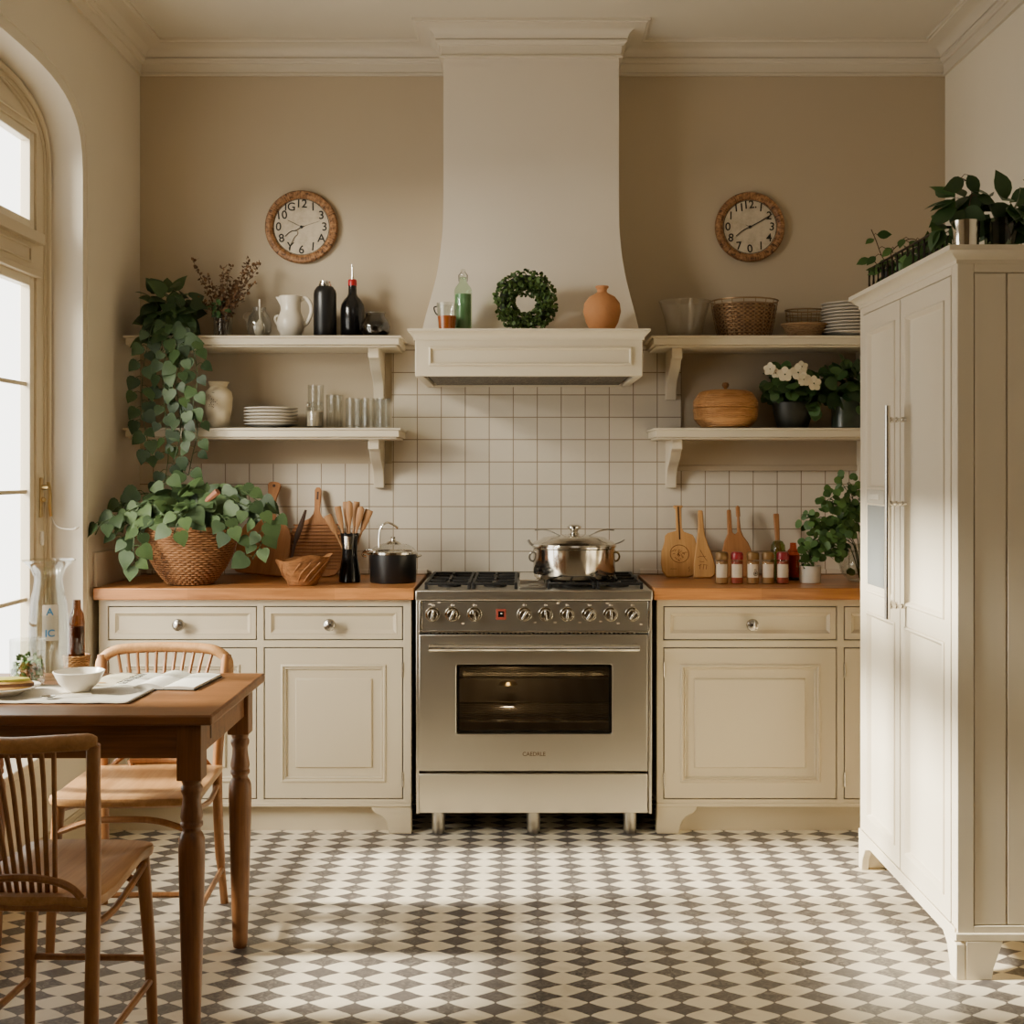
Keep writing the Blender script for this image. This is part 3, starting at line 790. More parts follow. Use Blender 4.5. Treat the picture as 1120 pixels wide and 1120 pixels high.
for a, c in gx:
    for yy in (.19, .446):
        b = MB(); b.lathe([(.045, .921), (.045, .926), (.034, .928), (.034, .934), (.014, .936), (.0005, .936)], ((a + c) / 2, yy, 0), 24); b.build('burner', M['iron'], rg)
mb = MB(); mb.box(-.055, .045, .21, .575, .921, .944); mb.build('griddle_plate', M['steel_pol'], rg, bevel=.003)
mb = MB(); mb.box(-.055, .045, .06, .20, .921, .930); mb.box(-.02, .02, .10, .16, .930, .934); mb.build('centre_plate', M['steel_dark'], rg, bevel=.002)

# =============================================================== tall fridge
FXf = 1.18; FYN, FYF = 3.456 - CD, 4.43 - CD
fr = thing('refrigerator', 'tall cream panelled refrigerator cabinet standing by the right wall', 'refrigerator', (FXf, FYN, 0))
dy = FYF - FYN; dx = XR - .004 - FXf
# local frame: x depth into wall, y towards the back wall
mb = MB()
mb.box(.0, dx, .0, .022, .115, 1.93); mb.box(.0, dx, dy - .022, dy, .115, 1.93); mb.box(dx - .02, dx, .022, dy - .022, .115, 1.93); mb.box(.02, dx - .02, .022, dy - .022, 1.90, 1.93); mb.box(.02, dx - .02, .022, dy - .022, .115, .14)
mb.box(.0, .022, .022, .040, .135, 1.93); mb.box(.0, .022, dy - .040, dy - .022, .135, 1.93); mb.box(.0, .022, .040, dy - .040, 1.905, 1.93)
mb.build('carcass', M['fridge'], fr, bevel=.002)
mb = MB(); mb.box(.0235, .03, .03, dy - .03, .15, 1.9); mb.build('gap_shade_sheet', M['dark'], fr)  # near-black sheet that paints shade into the door gaps
# tongue-and-groove side facing the room
mb = MB(); mb.box(.0, .044, -.009, 0, .115, 1.93); mb.box(.044, dx, -.009, 0, 1.905, 1.93); mb.box(.044, dx, -.009, 0, .115, .145); mb.build('side_frame', M['fridge'], fr, bevel=.002)
mb = MB(); x = .0465
while x < dx - .02:
    mb.box(x, min(x + .0840, dx), -.0075, 0, .1475, 1.902); x += .089
mb.build('side_boards', M['fridge'], fr, bevel=.0015)
mb = MB(); mb.box(-.006, dx, -.014, 0, .105, .125); mb.box(-.006, 0, 0, dy, .098, .135); mb.build('base_rail', M['fridge'], fr, bevel=.002)
for nm, pts in (('a', [(0, 0), (.098, 0), (.102, .03), (.118, .075), (.128, .105), (0, .105)]),):
    b = MB(); b.prism([(max(p - .006, .0205), q) for p, q in pts], 'xz', -.014, .02); b.build('bracket_foot', M['fridge'], fr, bevel=.003)
    b = MB(); b.prism([(p - .014, q) for p, q in [(0, 0), (.05, 0), (.054, .03), (.075, .075), (.11, .098), (.0, .098)]], 'yz', -.006, .02); b.build('bracket_foot', M['fridge'], fr, bevel=.003)
    b = MB(); b.prism([(dy - p, q) for p, q in [(0, 0), (.035, 0), (.045, .04), (.08, .08), (.14, .098), (0, .098)]], 'yz', -.006, .02); b.build('bracket_foot', M['fridge'], fr, bevel=.003)
    b = MB(); b.box(.0205, .12, dy - .02, dy, 0, .098); b.build('bracket_foot', M['fridge'], fr, bevel=.003)
mb = MB(); mb.box(.42, .44, .03, dy - .03, 0, .115); mb.build('kick_board', M['fridge'], fr)
prf = [(0, 1.928), (.004, 1.928), (.004, 1.938), (.012, 1.944), (.026, 1.958), (.032, 1.960), (.032, 1.974), (0, 1.974)]
sweep([(dx, -.009), (-.0, -.009), (-.0, dy), (dx, dy)], [(-q, z) for q, z in prf], 'crown', M['fridge'], fr)
mb = MB(); mb.box(-.01, dx, -.015, dy + .01, 1.958, 1.9735); mb.build('top_board', M['fridge'], fr)
FT = 1.974
def yl_(D): return D - CD - FYN
def fdoor(ya, yb, panels, hw=None):
    """door slab facing -X: stiles, rails and raised mouldings; built facing -Y then turned"""
    b = MB(); w = yb - ya; z0, z1 = .136, 1.902
    b.xf = Matrix(((0, 1, 0, 0), (-1, 0, 0, yb), (0, 0, 1, 0), (0, 0, 0, 1)))   # local x -> -y, local y -> x
    sw = .048
    b.holed([(0, z0), (w, z0), (w, z1), (0, z1)], [[(sw, p), (w - sw, p), (w - sw, q), (sw, q)] for p, q in panels], 'xz', -.0015, .018)
    for p, q in panels:
        b.rings(sw - .001, w - sw + .001, p - .001, q + .001, [(0, -.016), (.001, -.004), (.003, .005), (.007, .007), (.012, .003), (.015, -.008), (.019, -.011)], 0)
    return b.build('door', M['fridge'], fr, bevel=.0015)
dn = fdoor(yl_(3.50), yl_(3.958), [(.193, .8955), (.956, 1.844)])
df = fdoor(yl_(3.966), yl_(4.388), [(.193, .8955), (.958, 1.844)])
# long bar handle
b = MB(); hx_ = -.058; hy_ = yl_(3.90)
b.tube([(hx_, hy_, .918), (hx_, hy_, 1.569)], .0085, 12); hn = b.build('handle', M['steel_pol'], dn)
for z in (1.526, 1.27, .957):
    b = MB(); b.tube([(hx_, hy_, z), (-.0015, hy_, z)], [.006] * 2, 10)
    for xx in (-.046, -.030, -.012): b.ball((xx, hy_, z), .0085, 12, 8, 1, .7, 1)
    b.build('handle_post', M['steel_pol'], hn)
b = MB()
for z in (1.526, 1.27, .957):
    b.tube([(-.0015, yl_(3.99), z), (-.020, yl_(3.99), z)], .005, 10); b.ball((-.022, yl_(3.99), z), .008, 12, 8)
b.build('door_pull', M['steel_pol'], df)
# dispenser niche in the far door
ya, yb = yl_(4.10), yl_(4.325)
b = MB(); b.box(-.006, .004, ya, yb, .968, 1.318); dp = b.build('dispenser', M['fridge'], df, bevel=.003)
b = MB(); b.box(-.010, -.004, ya + .012, yb - .012, 1.262, 1.308); b.build('dispenser_panel', plain('pale_plastic', lin(196, 190, 176), .35), dp, bevel=.002)
b = MB(); b.box(-.0085, -.004, ya + .016, yb - .016, .990, 1.256); b.build('dispenser_recess', plain('cool_grey_glass', lin(142, 146, 146), .15), dp, bevel=.002)
b = MB(); b.box(-.014, -.004, ya + .06, yb - .06, 1.275, 1.295); b.build('dispenser_button', M['white'], dp, bevel=.002)

# =============================================================== table and chairs
TZ = .78
TX0, TX1, TYN, TYF = -1.575, -.742, 3.09 - CD, 3.738 - CD
tcx, tcy = (TX0 + TX1) / 2, (TYN + TYF) / 2
tb = thing('dining_table', 'brown wooden farmhouse table with turned legs by the window', 'table', (tcx, tcy, 0))
hw, hd_ = (TX1 - TX0) / 2, (TYF - TYN) / 2
mb = MB(); mb.box(-hw, hw, -hd_, hd_, TZ - .026, TZ); mb.build('tabletop', M['table'], tb, bevel=.006, seg=3)
ax, ay = hw - .062, hd_ - .052
mb = MB(); mb.box(-ax + .03, ax - .03, -ay - .018, -ay + .002, .668, TZ - .026); mb.box(-ax + .03, ax - .03, ay - .002, ay + .018, .668, TZ - .026)
mb.box(ax - .002, ax + .018, -ay + .03, ay - .03, .668, TZ - .026); mb.box(-ax - .018, -ax + .002, -ay + .03, ay - .03, .668, TZ - .026)
mb.build('apron', M['table'], tb, bevel=.002)
for sx in (-1, 1):
    for sy in (-1, 1):
        b = MB(); x, y = sx * ax, sy * ay
        b.box(x - .030, x + .030, y - .030, y + .030, .615, TZ - .026)
        b.lathe([(.0245, .618), (.0245, .607), (.022, .603), (.0265, .594), (.0265, .586), (.0225, .576), (.0215, .572), (.0225, .556), (.0265, .532), (.0275, .522), (.0245, .512), (.0275, .508), (.0275, .500), (.0225, .494), (.0215, .488), (.027, .480), (.0315, .468), (.0325, .44), (.031, .36), (.0275, .22), (.0235, .08), (.0215, .028), (.0222, .026), (.019, 0)], (x, y, 0), 22)
        b.build('leg', M['table_leg'], tb, bevel=.002)
# small wooden latch line on the apron end
mb = MB(); mb.box(ax + .018, ax + .0195, -.16, -.15, .69, .73); mb.build('apron_peg', M['darkwood'], tb)

def chair(label, loc, rz, wr, wf, crest, fan):
    """wr: half width at rear posts, wf: half width at the front"""
    t = thing('dining_chair', label, 'chair', loc, rz, None)
    zs = .452; fy, by = .20, -.20
    pts = [(-wr - .02, by), (-wr * .5, by - .018), (0, by - .024), (wr * .5, by - .018), (wr + .02, by), (wf + .012, fy - .10), (wf + .018, fy - .03), (wf - .01, fy + .002), (wf * .5, fy + .012), (0, fy + .014), (-wf * .5, fy + .012), (-wf + .01, fy + .002), (-wf - .018, fy - .03), (-wf - .012, fy - .10)]
    sp = spline([(p[0], p[1], 0) for p in pts + pts[:1]], 4)[:-1]
    n = len(sp); b = MB(); lay = [(.93, zs - .030), (.985, zs - .022), (1.0, zs - .010), (.99, zs - .002), (.96, zs), (.6, zs - .006), (.2, zs - .010)]
    vs = []; fs = []
    for k, z in lay: vs += [(p.x * k, p.y * k, z) for p in sp]
    for i in range(len(lay) - 1):
        for j in range(n): fs.append((i * n + j, i * n + (j + 1) % n, (i + 1) * n + (j + 1) % n, (i + 1) * n + j))
    fs.append(tuple(range(n - 1, -1, -1))); fs.append(tuple((len(lay) - 1) * n + j for j in range(n)))
    b.add(vs, fs); b.build('seat', M['chair'], t)
    zt = .800
    for s in (-1, 1):
        b = MB(); b.tube(spline([(s * (wr + .012), by - .06, 0), (s * (wr + .002), by - .03, .20), (s * wr, by - .012, .44), (s * (wr + .008), by - .035, .62), (s * (wr + .018), by - .062, zt - .012)], 5), [.0125] * 4 + [.0155] * 8 + [.0165] * 5 + [.015] * 4, 12)
        b.build('leg', M['chair_z'], t)
        b = MB(); b.tube(spline([(s * (wf + .012), fy - .02, 0), (s * (wf + .006), fy - .028, .2), (s * (wf - .008), fy - .04, .43)], 6), [.0125 + .005 * i / 12 for i in range(13)], 12)
        b.build('leg', M['chair_z'], t)
    tw = wr + .018
    yb_ = by - .062
    b = MB()
    if crest == 'rail':
        pth = spline([(-tw - .008, yb_, zt - .004), (-tw * .6, yb_ - .014, zt - .006), (0, yb_ - .024, zt - .010), (tw * .6, yb_ - .014, zt - .006), (tw + .008, yb_, zt - .004)], 8)
        b.tube(pth, [.010, .016] + [.0185] * (len(pth) - 4) + [.016, .010], 12, flat=1.0)
    else:
        pth = spline([(-tw - .006, yb_, zt - .075), (-tw - .002, yb_ - .002, zt - .030), (-tw + .035, yb_ - .008, zt - .002), (-tw * .5, yb_ - .018, zt + .006), (0, yb_ - .024, zt + .008), (tw * .5, yb_ - .018, zt + .006), (tw - .035, yb_ - .008, zt - .002), (tw + .002, yb_ - .002, zt - .030), (tw + .006, yb_, zt - .075)], 8)
        b.tube(pth, .0165, 12)
    b.build('crest_rail', M['chair'], t)
    ns, xt, xb, zb = fan
    if zb > zs:
        b = MB(); b.tube(spline([(-xb - .03, by - .012, zb), (0, by - .026, zb - .004), (xb + .03, by - .012, zb)], 6), .012, 10, flat=1.3); b.build('lower_rail', M['chair_z'], t)
        for s in (-1, 1):
            b = MB(); b.tube([(s * (xb + .03), by - .012, zb), (s * (xb + .02), by - .005, zs - .012)], .010, 8); b.build('rail_post', M['chair_z'], t)
    for i in range(ns):
        q = 2 * i / (ns - 1) - 1
        b = MB(); xa, xc = q * xb, q * xt
        b.tube(spline([(xa, by + (.012 if zb < zs else -.02), zb if zb > zs else zs - .012), (xa * 1.02 + (xc - xa) * .3, by - .015 - .005 * (1 - q * q), zs + .13), (xa + (xc - xa) * .7, by - .045, zs + .24), (xc, yb_ - .020 * (1 - q * q * .6), zt - (.012 if crest == 'rail' else .004))], 4), .0056, 8)
        b.build('spindle', M['chair_z'], t)
    # bentwood hoops and stretchers
    b = MB(); b.tube(spline([(-wr, by - .010, .405), (-wr * .72, by - .022, .468), (-wr * .3, by - .03, .492), (wr * .3, by - .03, .492), (wr * .72, by - .022, .468), (wr, by - .010, .405)], 6), .0085, 8); b.build('back_hoop', M['chair_z'], t)
    b = MB(); b.tube(spline([(-wf, fy - .03, .345), (-wf * .5, fy - .025, .378), (0, fy - .022, .385), (wf * .5, fy - .025, .378), (wf, fy - .03, .345)], 6), .0095, 8); b.build('front_brace', M['chair_z'], t)
    for s in (-1, 1):
        b = MB(); b.tube(spline([(s * wr, by - .012, .385), (s * (wr + wf) / 2, (by + fy) / 2 - .06, .375), (s * (wf), fy - .06, .405), (s * wf, fy - .032, .425)], 6), .0085, 8); b.build('side_brace', M['chair_z'], t)
        b = MB(); b.tube([(s * (wr + .008), by - .045, .115), (s * (wf + .009), fy - .024, .115)], .0085, 8); b.build('side_stretcher', M['chair_z'], t)
    b = MB(); b.tube([(-wf - .005, fy - .026, .17), (wf + .005, fy - .026, .17)], .0085, 8); b.build('front_stretcher', M['chair_z'], t)
    b = MB(); b.tube([(-wr, by - .012, .425), (wr, by - .012, .425)], .0095, 8); b.build('rear_stretcher', M['chair_z'], t)
    return t
chair('straight-railed wooden spindle-back chair in front of the table', (-1.065, 2.985 - CD, 0), rad(-2), .152, .142, 'rail', (8, .088, .058, 0))
chair('bow-backed bentwood chair behind the table, before the cabinets', (-1.12, 3.795 - CD, 0), PI + rad(1), .178, .196, 'bow', (11, .150, .064, .466))

# =============================================================== foliage helpers
HEART = [(0.0, 0.0), (-.06, .16), (.02, .40), (.20, .50), (.42, .45), (.64, .31), (.84, .14), (1.0, 0.0)]
OVAL = [(0.0, 0.0), (.12, .15), (.28, .27), (.48, .31), (.68, .25), (.86, .11), (1.0, 0.0)]
ROUND = [(0.0, 0.0), (.05, .26), (.22, .45), (.45, .52), (.70, .44), (.90, .24), (1.0, 0.0)]
def leaf(mb, p, f, nrm, size, shape=HEART, fold=.22, droop=.28):
    p = Vector(p); f = Vector(f).normalized(); nrm = Vector(nrm)
    nrm = nrm - f * nrm.dot(f)
    if nrm.length < 1e-4: nrm = Vector((0, 0, 1)) - f * f.z + Vector((1e-3, 0, 0))
    nrm.normalize(); s = f.cross(nrm)
    vs = []; n = len(shape)
    for t, w in shape:
        tm = max(t, 0)
        z0 = -droop * tm * tm
        vs.append(p + (f * tm + nrm * z0) * size)
        ze = z0 + fold * w - .5 * w * w
        vs.append(p + (f * t + s * w + nrm * ze) * size); vs.append(p + (f * t - s * w + nrm * ze) * size)
    fs = []
    for i in range(n - 1):
        a, b = i * 3, (i + 1) * 3
        fs.append((a, a + 1, b + 1, b)); fs.append((a, b, b + 2, a + 2))
    mb.add(vs, fs)
def rv(s=1): return Vector((rnd.uniform(-s, s), rnd.uniform(-s, s), rnd.uniform(-s, s)))
def bush(mb, c, r, n, size, shape=ROUND, bias=(0, -.35, .35), clamp=None, shell=.55, out=.8):
    """leaves spread through an ellipsoid"""
    k = 0
    while k < n:
        d = rv()
        if d.length > 1 or d.length < .05: continue
        if rnd.random() > shell and d.length < .6: continue
        p = Vector((c[0] + d.x * r[0], c[1] + d.y * r[1], c[2] + d.z * r[2]))
        k += 1
        if clamp and not clamp(p): continue
        f = d.normalized() * out + rv(.6) + Vector((0, 0, -.25))
        leaf(mb, p, f, Vector(bias) + d * .8 + rv(.5), size * rnd.uniform(.7, 1.2), shape)
def vine(ml, ms, pts, size, step, shape=HEART, face=(0, -1, .35), r=.0022, clamp=None, spread=.03):
    path = spline(pts, 8)
    ms.tube(path, r, 5)
    d = 0; side = 1
    for i in range(1, len(path)):
        seg = (path[i] - path[i - 1]); d += seg.length
        if d >= step:
            d = 0; side = -side
            t = seg.normalized()
            q = path[i] + Vector((side * spread * rnd.uniform(.4, 1.2), -rnd.uniform(.0, spread * .8), rnd.uniform(-.012, .012)))
            if clamp and not clamp(q): continue
            ms.tube([path[i], (path[i] + q) / 2 + Vector((0, 0, .006)), q], r * .7, 4)
            f = Vector((side * rnd.uniform(.2, .9), rnd.uniform(-.45, .05), -rnd.uniform(.3, 1))) + t * .3
            leaf(ml, q, f, Vector(face) + rv(.45), size * rnd.uniform(.75, 1.2), shape)

# ---- trailing ivy on the upper left shelf
tv = thing('trailing_ivy', 'long trailing ivy in small pot spilling off the upper shelf left end', 'plant', (X(188, 5.24), Y(5.24), S1))
o = Vector(tv.location)
mb = MB(); mb.lathe([(.045, 0), (.05, .004), (.06, .075), (.064, .085), (.058, .085), (.054, .078)], seg=20); mb.build('pot', M['darkpot'], tv)
mb = MB(); mb.lathe([(.0005, .074), (.054, .076)], seg=16, closed_ends=False); mb.build('soil', M['soil'], tv)
ml, ms = MB(), MB()
W = lambda px, py, D: Vector((X(px, D), Y(D), Z(py, D))) - o
cl = lambda p: (p + o).x > XL + .03 and (p + o).y < -.03
bush(ml, W(186, 338, 5.20), (.105, .09, .10), 62, .070, HEART, (0, -.8, .5), cl, .5)
bush(ml, W(203, 352, 5.16), (.06, .05, .06), 20, .055, HEART, (0, -.8, .5), cl, .5)
bush(ml, W(182, 372, 5.09), (.10, .03, .06), 16, .068, HEART, (0, -.9, .3), cl, .7)
for pl in ([(180, 340, 5.2), (170, 348, 5.13), (164, 366, 5.09), (158, 395, 5.085), (155, 430, 5.09), (157, 460, 5.09), (163, 490, 5.09), (160, 505, 5.09)],
           [(186, 345, 5.2), (183, 358, 5.11), (182, 380, 5.075), (178, 410, 5.08), (180, 440, 5.08), (182, 475, 5.075), (184, 500, 5.08), (180, 528, 5.08)],
           [(196, 345, 5.2), (204, 360, 5.11), (212, 385, 5.08), (216, 415, 5.085), (211, 445, 5.08), (216, 470, 5.08), (210, 500, 5.08), (206, 520, 5.08)],
           [(190, 345, 5.2), (192, 362, 5.10), (198, 392, 5.07), (192, 420, 5.07), (198, 450, 5.07), (196, 480, 5.07), (190, 505, 5.07)]):
    vine(ml, ms, [W(*q) for q in pl], .053, .025, HEART, (0, -1, .3), .002, cl, .026)
ml.build('foliage', M['pothos_dark'], tv, recalc=False, ang=180); ms.build('stems', M['stem'], tv)

# ---- wicker basket of pothos on the left worktop
def woven(prof, rows, nst, amp, rod, sx=1, sy=1, phase=True, seg=4):
    """woven bowl: stacked wavering canes following a profile of (r, z)"""
    b = MB()
    zs_ = [p[1] for p in prof]
    def rr(z):
        for (r0, z0), (r1, z1) in zip(prof, prof[1:]):
            if z0 <= z <= z1: return r0 + (r1 - r0) * (z - z0) / max(z1 - z0, 1e-6)
        return prof[-1][0]
    z0, z1 = zs_[0], zs_[-1]; n = nst * seg
    for i in range(rows):
        z = z0 + (z1 - z0) * (i + .5) / rows; r = rr(z)
        pts = []
        for k in range(n):
            a = 2 * PI * k / n
            w = r + amp * math.sin(a * nst / 2 + (PI if i % 2 else 0))
            pts.append((w * sx * math.cos(a), w * sy * math.sin(a), z))
        b.tube(pts, rod, 5, closed=True)
    return b, rr
bk = thing('pothos_basket', 'bowl-shaped wicker basket overflowing with heart-leaved ivy on the worktop', 'plant', (X(208.5, 4.97), Y(4.97), CT))
prof = [(.082, .004), (.100, .022), (.132, .066), (.156, .115), (.170, .165), (.174, .218)]
b, rr = woven(prof, 24, 60, .0028, .0048)
b.build('wicker_weave', M['wicker'], bk)
mb = MB(); mb.lathe([(.078, 0), (.080, .006), (.126, .066), (.150, .115), (.164, .165), (.168, .216), (.160, .216), (.15, .17)], seg=36); mb.build('basket_liner', plain('basket_liner_brown', lin(60, 36, 18), .8), bk)  # liner in one even dark brown
mb = MB(); mb.tube([(.174 * math.cos(2 * PI * k / 40), .174 * math.sin(2 * PI * k / 40), .221) for k in range(40)], .007, 8, closed=True); mb.build('rim', M['wicker'], bk)
mb = MB(); mb.lathe([(.0005, .19), (.15, .192)], seg=20, closed_ends=False); mb.build('soil', M['soil'], bk)
mb = MB(); mb.tube([(.04, -.06, .2), (.075, -.10, .315), (.135, -.125, .362)], [.008, .010, .013], 8); mb.build('plant_stake', plain('clay_stake', lin(150, 96, 70), .6), bk)
o = Vector(bk.location); ml, ms = MB(), MB()
cl = lambda p: (p + o).x > XL + .02 and (p + o).y < -.03 and (p + o).y > -.78
W = lambda px, py, D: Vector((X(px, D), Y(D), Z(py, D))) - o
bush(ml, (0, .0, .285), (.17, .14, .085), 100, .066, HEART, (0, -.9, .75), cl, .6)
bush(ml, (0, -.12, .265), (.15, .05, .035), 20, .066, HEART, (0, -1.0, .6), cl, .7)
for pl in ([(205, 570, 4.97), (175, 548, 4.93), (150, 555, 4.88), (130, 565, 4.84), (112, 572, 4.80), (104, 585, 4.78)],
           [(200, 572, 4.95), (170, 566, 4.86), (150, 580, 4.80), (146, 600, 4.78), (149, 618, 4.78)],
           [(200, 572, 4.97), (165, 560, 4.9), (135, 575, 4.86), (124, 590, 4.84)],
           [(195, 565, 5.0), (165, 540, 5.0), (140, 548, 4.97), (120, 562, 4.93), (110, 575, 4.9)],
           [(215, 570, 4.97), (245, 545, 4.92), (262, 550, 4.88), (280, 560, 4.87), (290, 575, 4.87), (287, 592, 4.87), (276, 612, 4.87)],
           [(215, 570, 4.95), (238, 562, 4.86), (250, 575, 4.81), (258, 590, 4.80)],
           [(210, 570, 5.0), (235, 540, 5.0), (258, 535, 4.97), (278, 545, 4.93), (298, 562, 4.9)],
           [(208, 572, 4.9), (205, 560, 4.82), (195, 570, 4.78), (190, 585, 4.77)],
           [(205, 568, 5.02), (190, 535, 5.0), (180, 525, 4.98)], [(210, 568, 5.02), (225, 540, 5.0), (238, 530, 4.98)]):
    vine(ml, ms, [W(*q) for q in pl],   .064, .022, HEART, (0, -1, .55), .0024, cl, .03)
ml.build('foliage', M['pothos'], bk, recalc=False, ang=180); ms.build('stems', M['stem'], bk)

# =============================================================== things on the left upper shelf
def lathe_thing(name, label, cat, prof, mat, loc, seg=32, group=None):
    b = MB(); b.lathe(prof, seg=seg)
    return tag(b.build(name, mat, loc=loc), label, cat, group)
def shelfpos(px, D, z): return (X(px, D), Y(D), z)
vs_ = thing('glass_vase', 'clear glass vase with dried brown branches on the upper shelf', 'vase', shelfpos(244, 5.28, S1))
mb = MB(); mb.lathe([(.0005, .004), (.038, .004), (.040, .012), (.038, .06), (.042, .105), (.040, .105), (.0362, .06), (.037, .014), (.0005, .010)], seg=24); mb.lathe([(.041, 0), (.041, .004)], seg=24); mb.build('vase_body', M['glass_shelf'], vs_)
ml, ms = MB(), MB()
for tip in [(-.125, .01, .32), (-.06, -.03, .25), (-.03, .02, .22), (.005, -.02, .28), (.045, .03, .24), (.085, -.01, .27), (.125, .02, .31), (.155, -.02, .30), (.10, .03, .33), (.13, -.03, .22), (-.09, -.03, .16), (.06, -.04, .2), (.02, .03, .3)]:
    tv_ = Vector(tip); base = Vector((rnd.uniform(-.02, .02), rnd.uniform(-.015, .015), .012))
    path = spline([base, base.lerp(tv_, .4) + Vector((tip[0] * -.12, 0, .012)), tv_], 10)
    ms.tube(path, [.0022 - .0014 * i / (len(path) - 1) for i in range(len(path))], 5)
    for i in range(7, len(path)):
        for k in range(5):
            q = path[i] + rv(.010); leaf(ml, q, rv() + Vector((0, 0, .6)), Vector((0, -.6, .3)) + rv(.8), rnd.uniform(.010, .020), OVAL)
ms.build('branches', M['twig'], vs_); ml.build('dried_leaves', M['dryleaf'], vs_, recalc=False, ang=180)
mg = MB(); bush(mg, (-.005, -.03, .125), (.035, .02, .028), 26, .026, OVAL, (0, -.8, .3)); mg.build('green_sprig', M['ivy'], vs_, recalc=False, ang=180)

fl = thing('glass_jar', 'round clear glass jar between the dried branches and cream pitcher', 'jar', shelfpos(283.5, 5.26, S1))
mb = MB(); mb.lathe([(.0005, .002), (.034, .002), (.05, .03), (.052, .058), (.042, .092), (.026, .112), (.028, .126), (.026, .126), (.024, .112), (.04, .09), (.0495, .057), (.0475, .031), (.033, .005), (.0005, .005)], seg=28); mb.build('jar_body', M['glass_shelf'], fl)
mb = MB(); mb.tube([(-.05, 0, .07), (-.066, 0, .088), (-.06, 0, .105), (-.03, 0, .112)], .003, 6); mb.build('jar_handle', M['glass_shelf'], fl)
ld = thing('ladle', 'white ceramic ladle standing in the round glass jar', 'ladle', shelfpos(283.5, 5.26, S1 + .008))
mb = MB(); mb.lathe([(.0005, 0), (.014, .004), (.021, .018), (.022, .036), (.016, .052), (.007, .062), (.005, .068)], seg=18); mb.build('ladle_bowl', M['pitcher'], ld)
mb = MB(); mb.tube(spline([(.012, -.006, .058), (.006, -.004, .072), (.002, 0, .09), (.002, 0, .152)], 5), [.003] * 4 + [.0042] * 12, 8); mb.build('ladle_handle', M['pitcher'], ld)

pt = thing('pitcher', 'cream ceramic pitcher with side handle on the upper shelf', 'pitcher', shelfpos(318, 5.27, S1))
mb = MB(); mb.lathe([(.0005, 0), (.036, 0), (.040, .006), (.055, .04), (.058, .062), (.052, .086), (.043, .106), (.040, .118), (.042, .150), (.048, .172), (.046, .174), (.039, .150), (.036, .118), (.036, .1), (.0005, .09)], seg=36)
mb.build('pitcher_body', M['pitcher'], pt)
mb = MB(); mb.tube(spline([(.040, 0, .160), (.062, 0, .166), (.082, 0, .14), (.084, 0, .105), (.068, 0, .066), (.05, 0, .05)], 6), .0065, 10, flat=1.3); mb.build('pitcher_handle', M['pitcher'], pt)
mb = MB(); mb.tube(spline([(-.05, 0, .052), (-.062, 0, .07), (-.064, 0, .088), (-.05, 0, .094)], 5), .005, 8); mb.add([(-.040, -.018, .168), (-.040, .018, .168), (-.062, 0, .172), (-.038, 0, .128)], [(0, 2, 3), (2, 1, 3), (0, 1, 2), (0, 3, 1)]); mb.build('spout', M['pitcher'], pt)
cn = thing('canister', 'tall black cylindrical canister with silver cap on upper shelf', 'canister', shelfpos(355.5, 5.29, S1))
mb = MB(); mb.lathe([(.0005, 0), (.045, 0), (.047, .004), (.047, .185), (.044, .200), (.036, .212), (.034, .216), (.0005, .216)], seg=36); mb.build('canister_body', M['black_satin'], cn)
mb = MB(); mb.lathe([(.026, .214), (.027, .220), (.027, .226), (.023, .230), (.023, .238), (.0005, .240)], seg=24); mb.build('cap', M['steel_pol'], cn)
bt = thing('oil_bottle', 'black glass oil bottle with red cap and metal pourer', 'bottle', shelfpos(385.5, 5.32, S1))
mb = MB(); mb.lathe([(.0005, 0), (.047, 0), (.050, .004), (.050, .125), (.047, .145), (.036, .165), (.022, .180), (.0175, .192), (.0165, .232), (.0005, .232)], seg=36); mb.build('bottle_body', M['black'], bt)
mb = MB(); mb.lathe([(.018, .224), (.0185, .226), (.0185, .246), (.016, .250), (.0005, .250)], seg=22); mb.build('red_cap', M['red'], bt)
mb = MB(); mb.tube([(0, 0, .249), (0, 0, .275), (-.002, 0, .312)], [.006, .0045, .003], 8); mb.build('pourer', M['steel_pol'], bt)
jr = thing('small_jar', 'squat dark glass jar with rimmed mouth at shelf end', 'jar', shelfpos(410.5, 5.21, S1))
mb = MB(); mb.lathe([(.0005, 0), (.046, 0), (.058, .02), (.061, .042), (.052, .068), (.040, .082), (.038, .096), (.036, .096), (.036, .082), (.048, .066), (.057, .042), (.054, .021), (.043, .004), (.0005, .004)], seg=32); mb.build('jar_body', thin_glass('smoky_glass', (.55, .52, .48), .05, 1.2, .08), jr)
mb = MB(); mb.tube([(.039 * math.cos(2 * PI * k / 28), .039 * math.sin(2 * PI * k / 28), .098) for k in range(28)], .004, 8, closed=True); mb.build('jar_rim', M['glass_shelf'], jr)
mb = MB(); mb.lathe([(.0005, .006), (.041, .006), (.052, .022), (.054, .042), (.045, .060), (.0005, .063)], seg=24); mb.build('contents', paint('dark_contents', lin(62, 56, 50), .7, .35, .6, 50), jr)

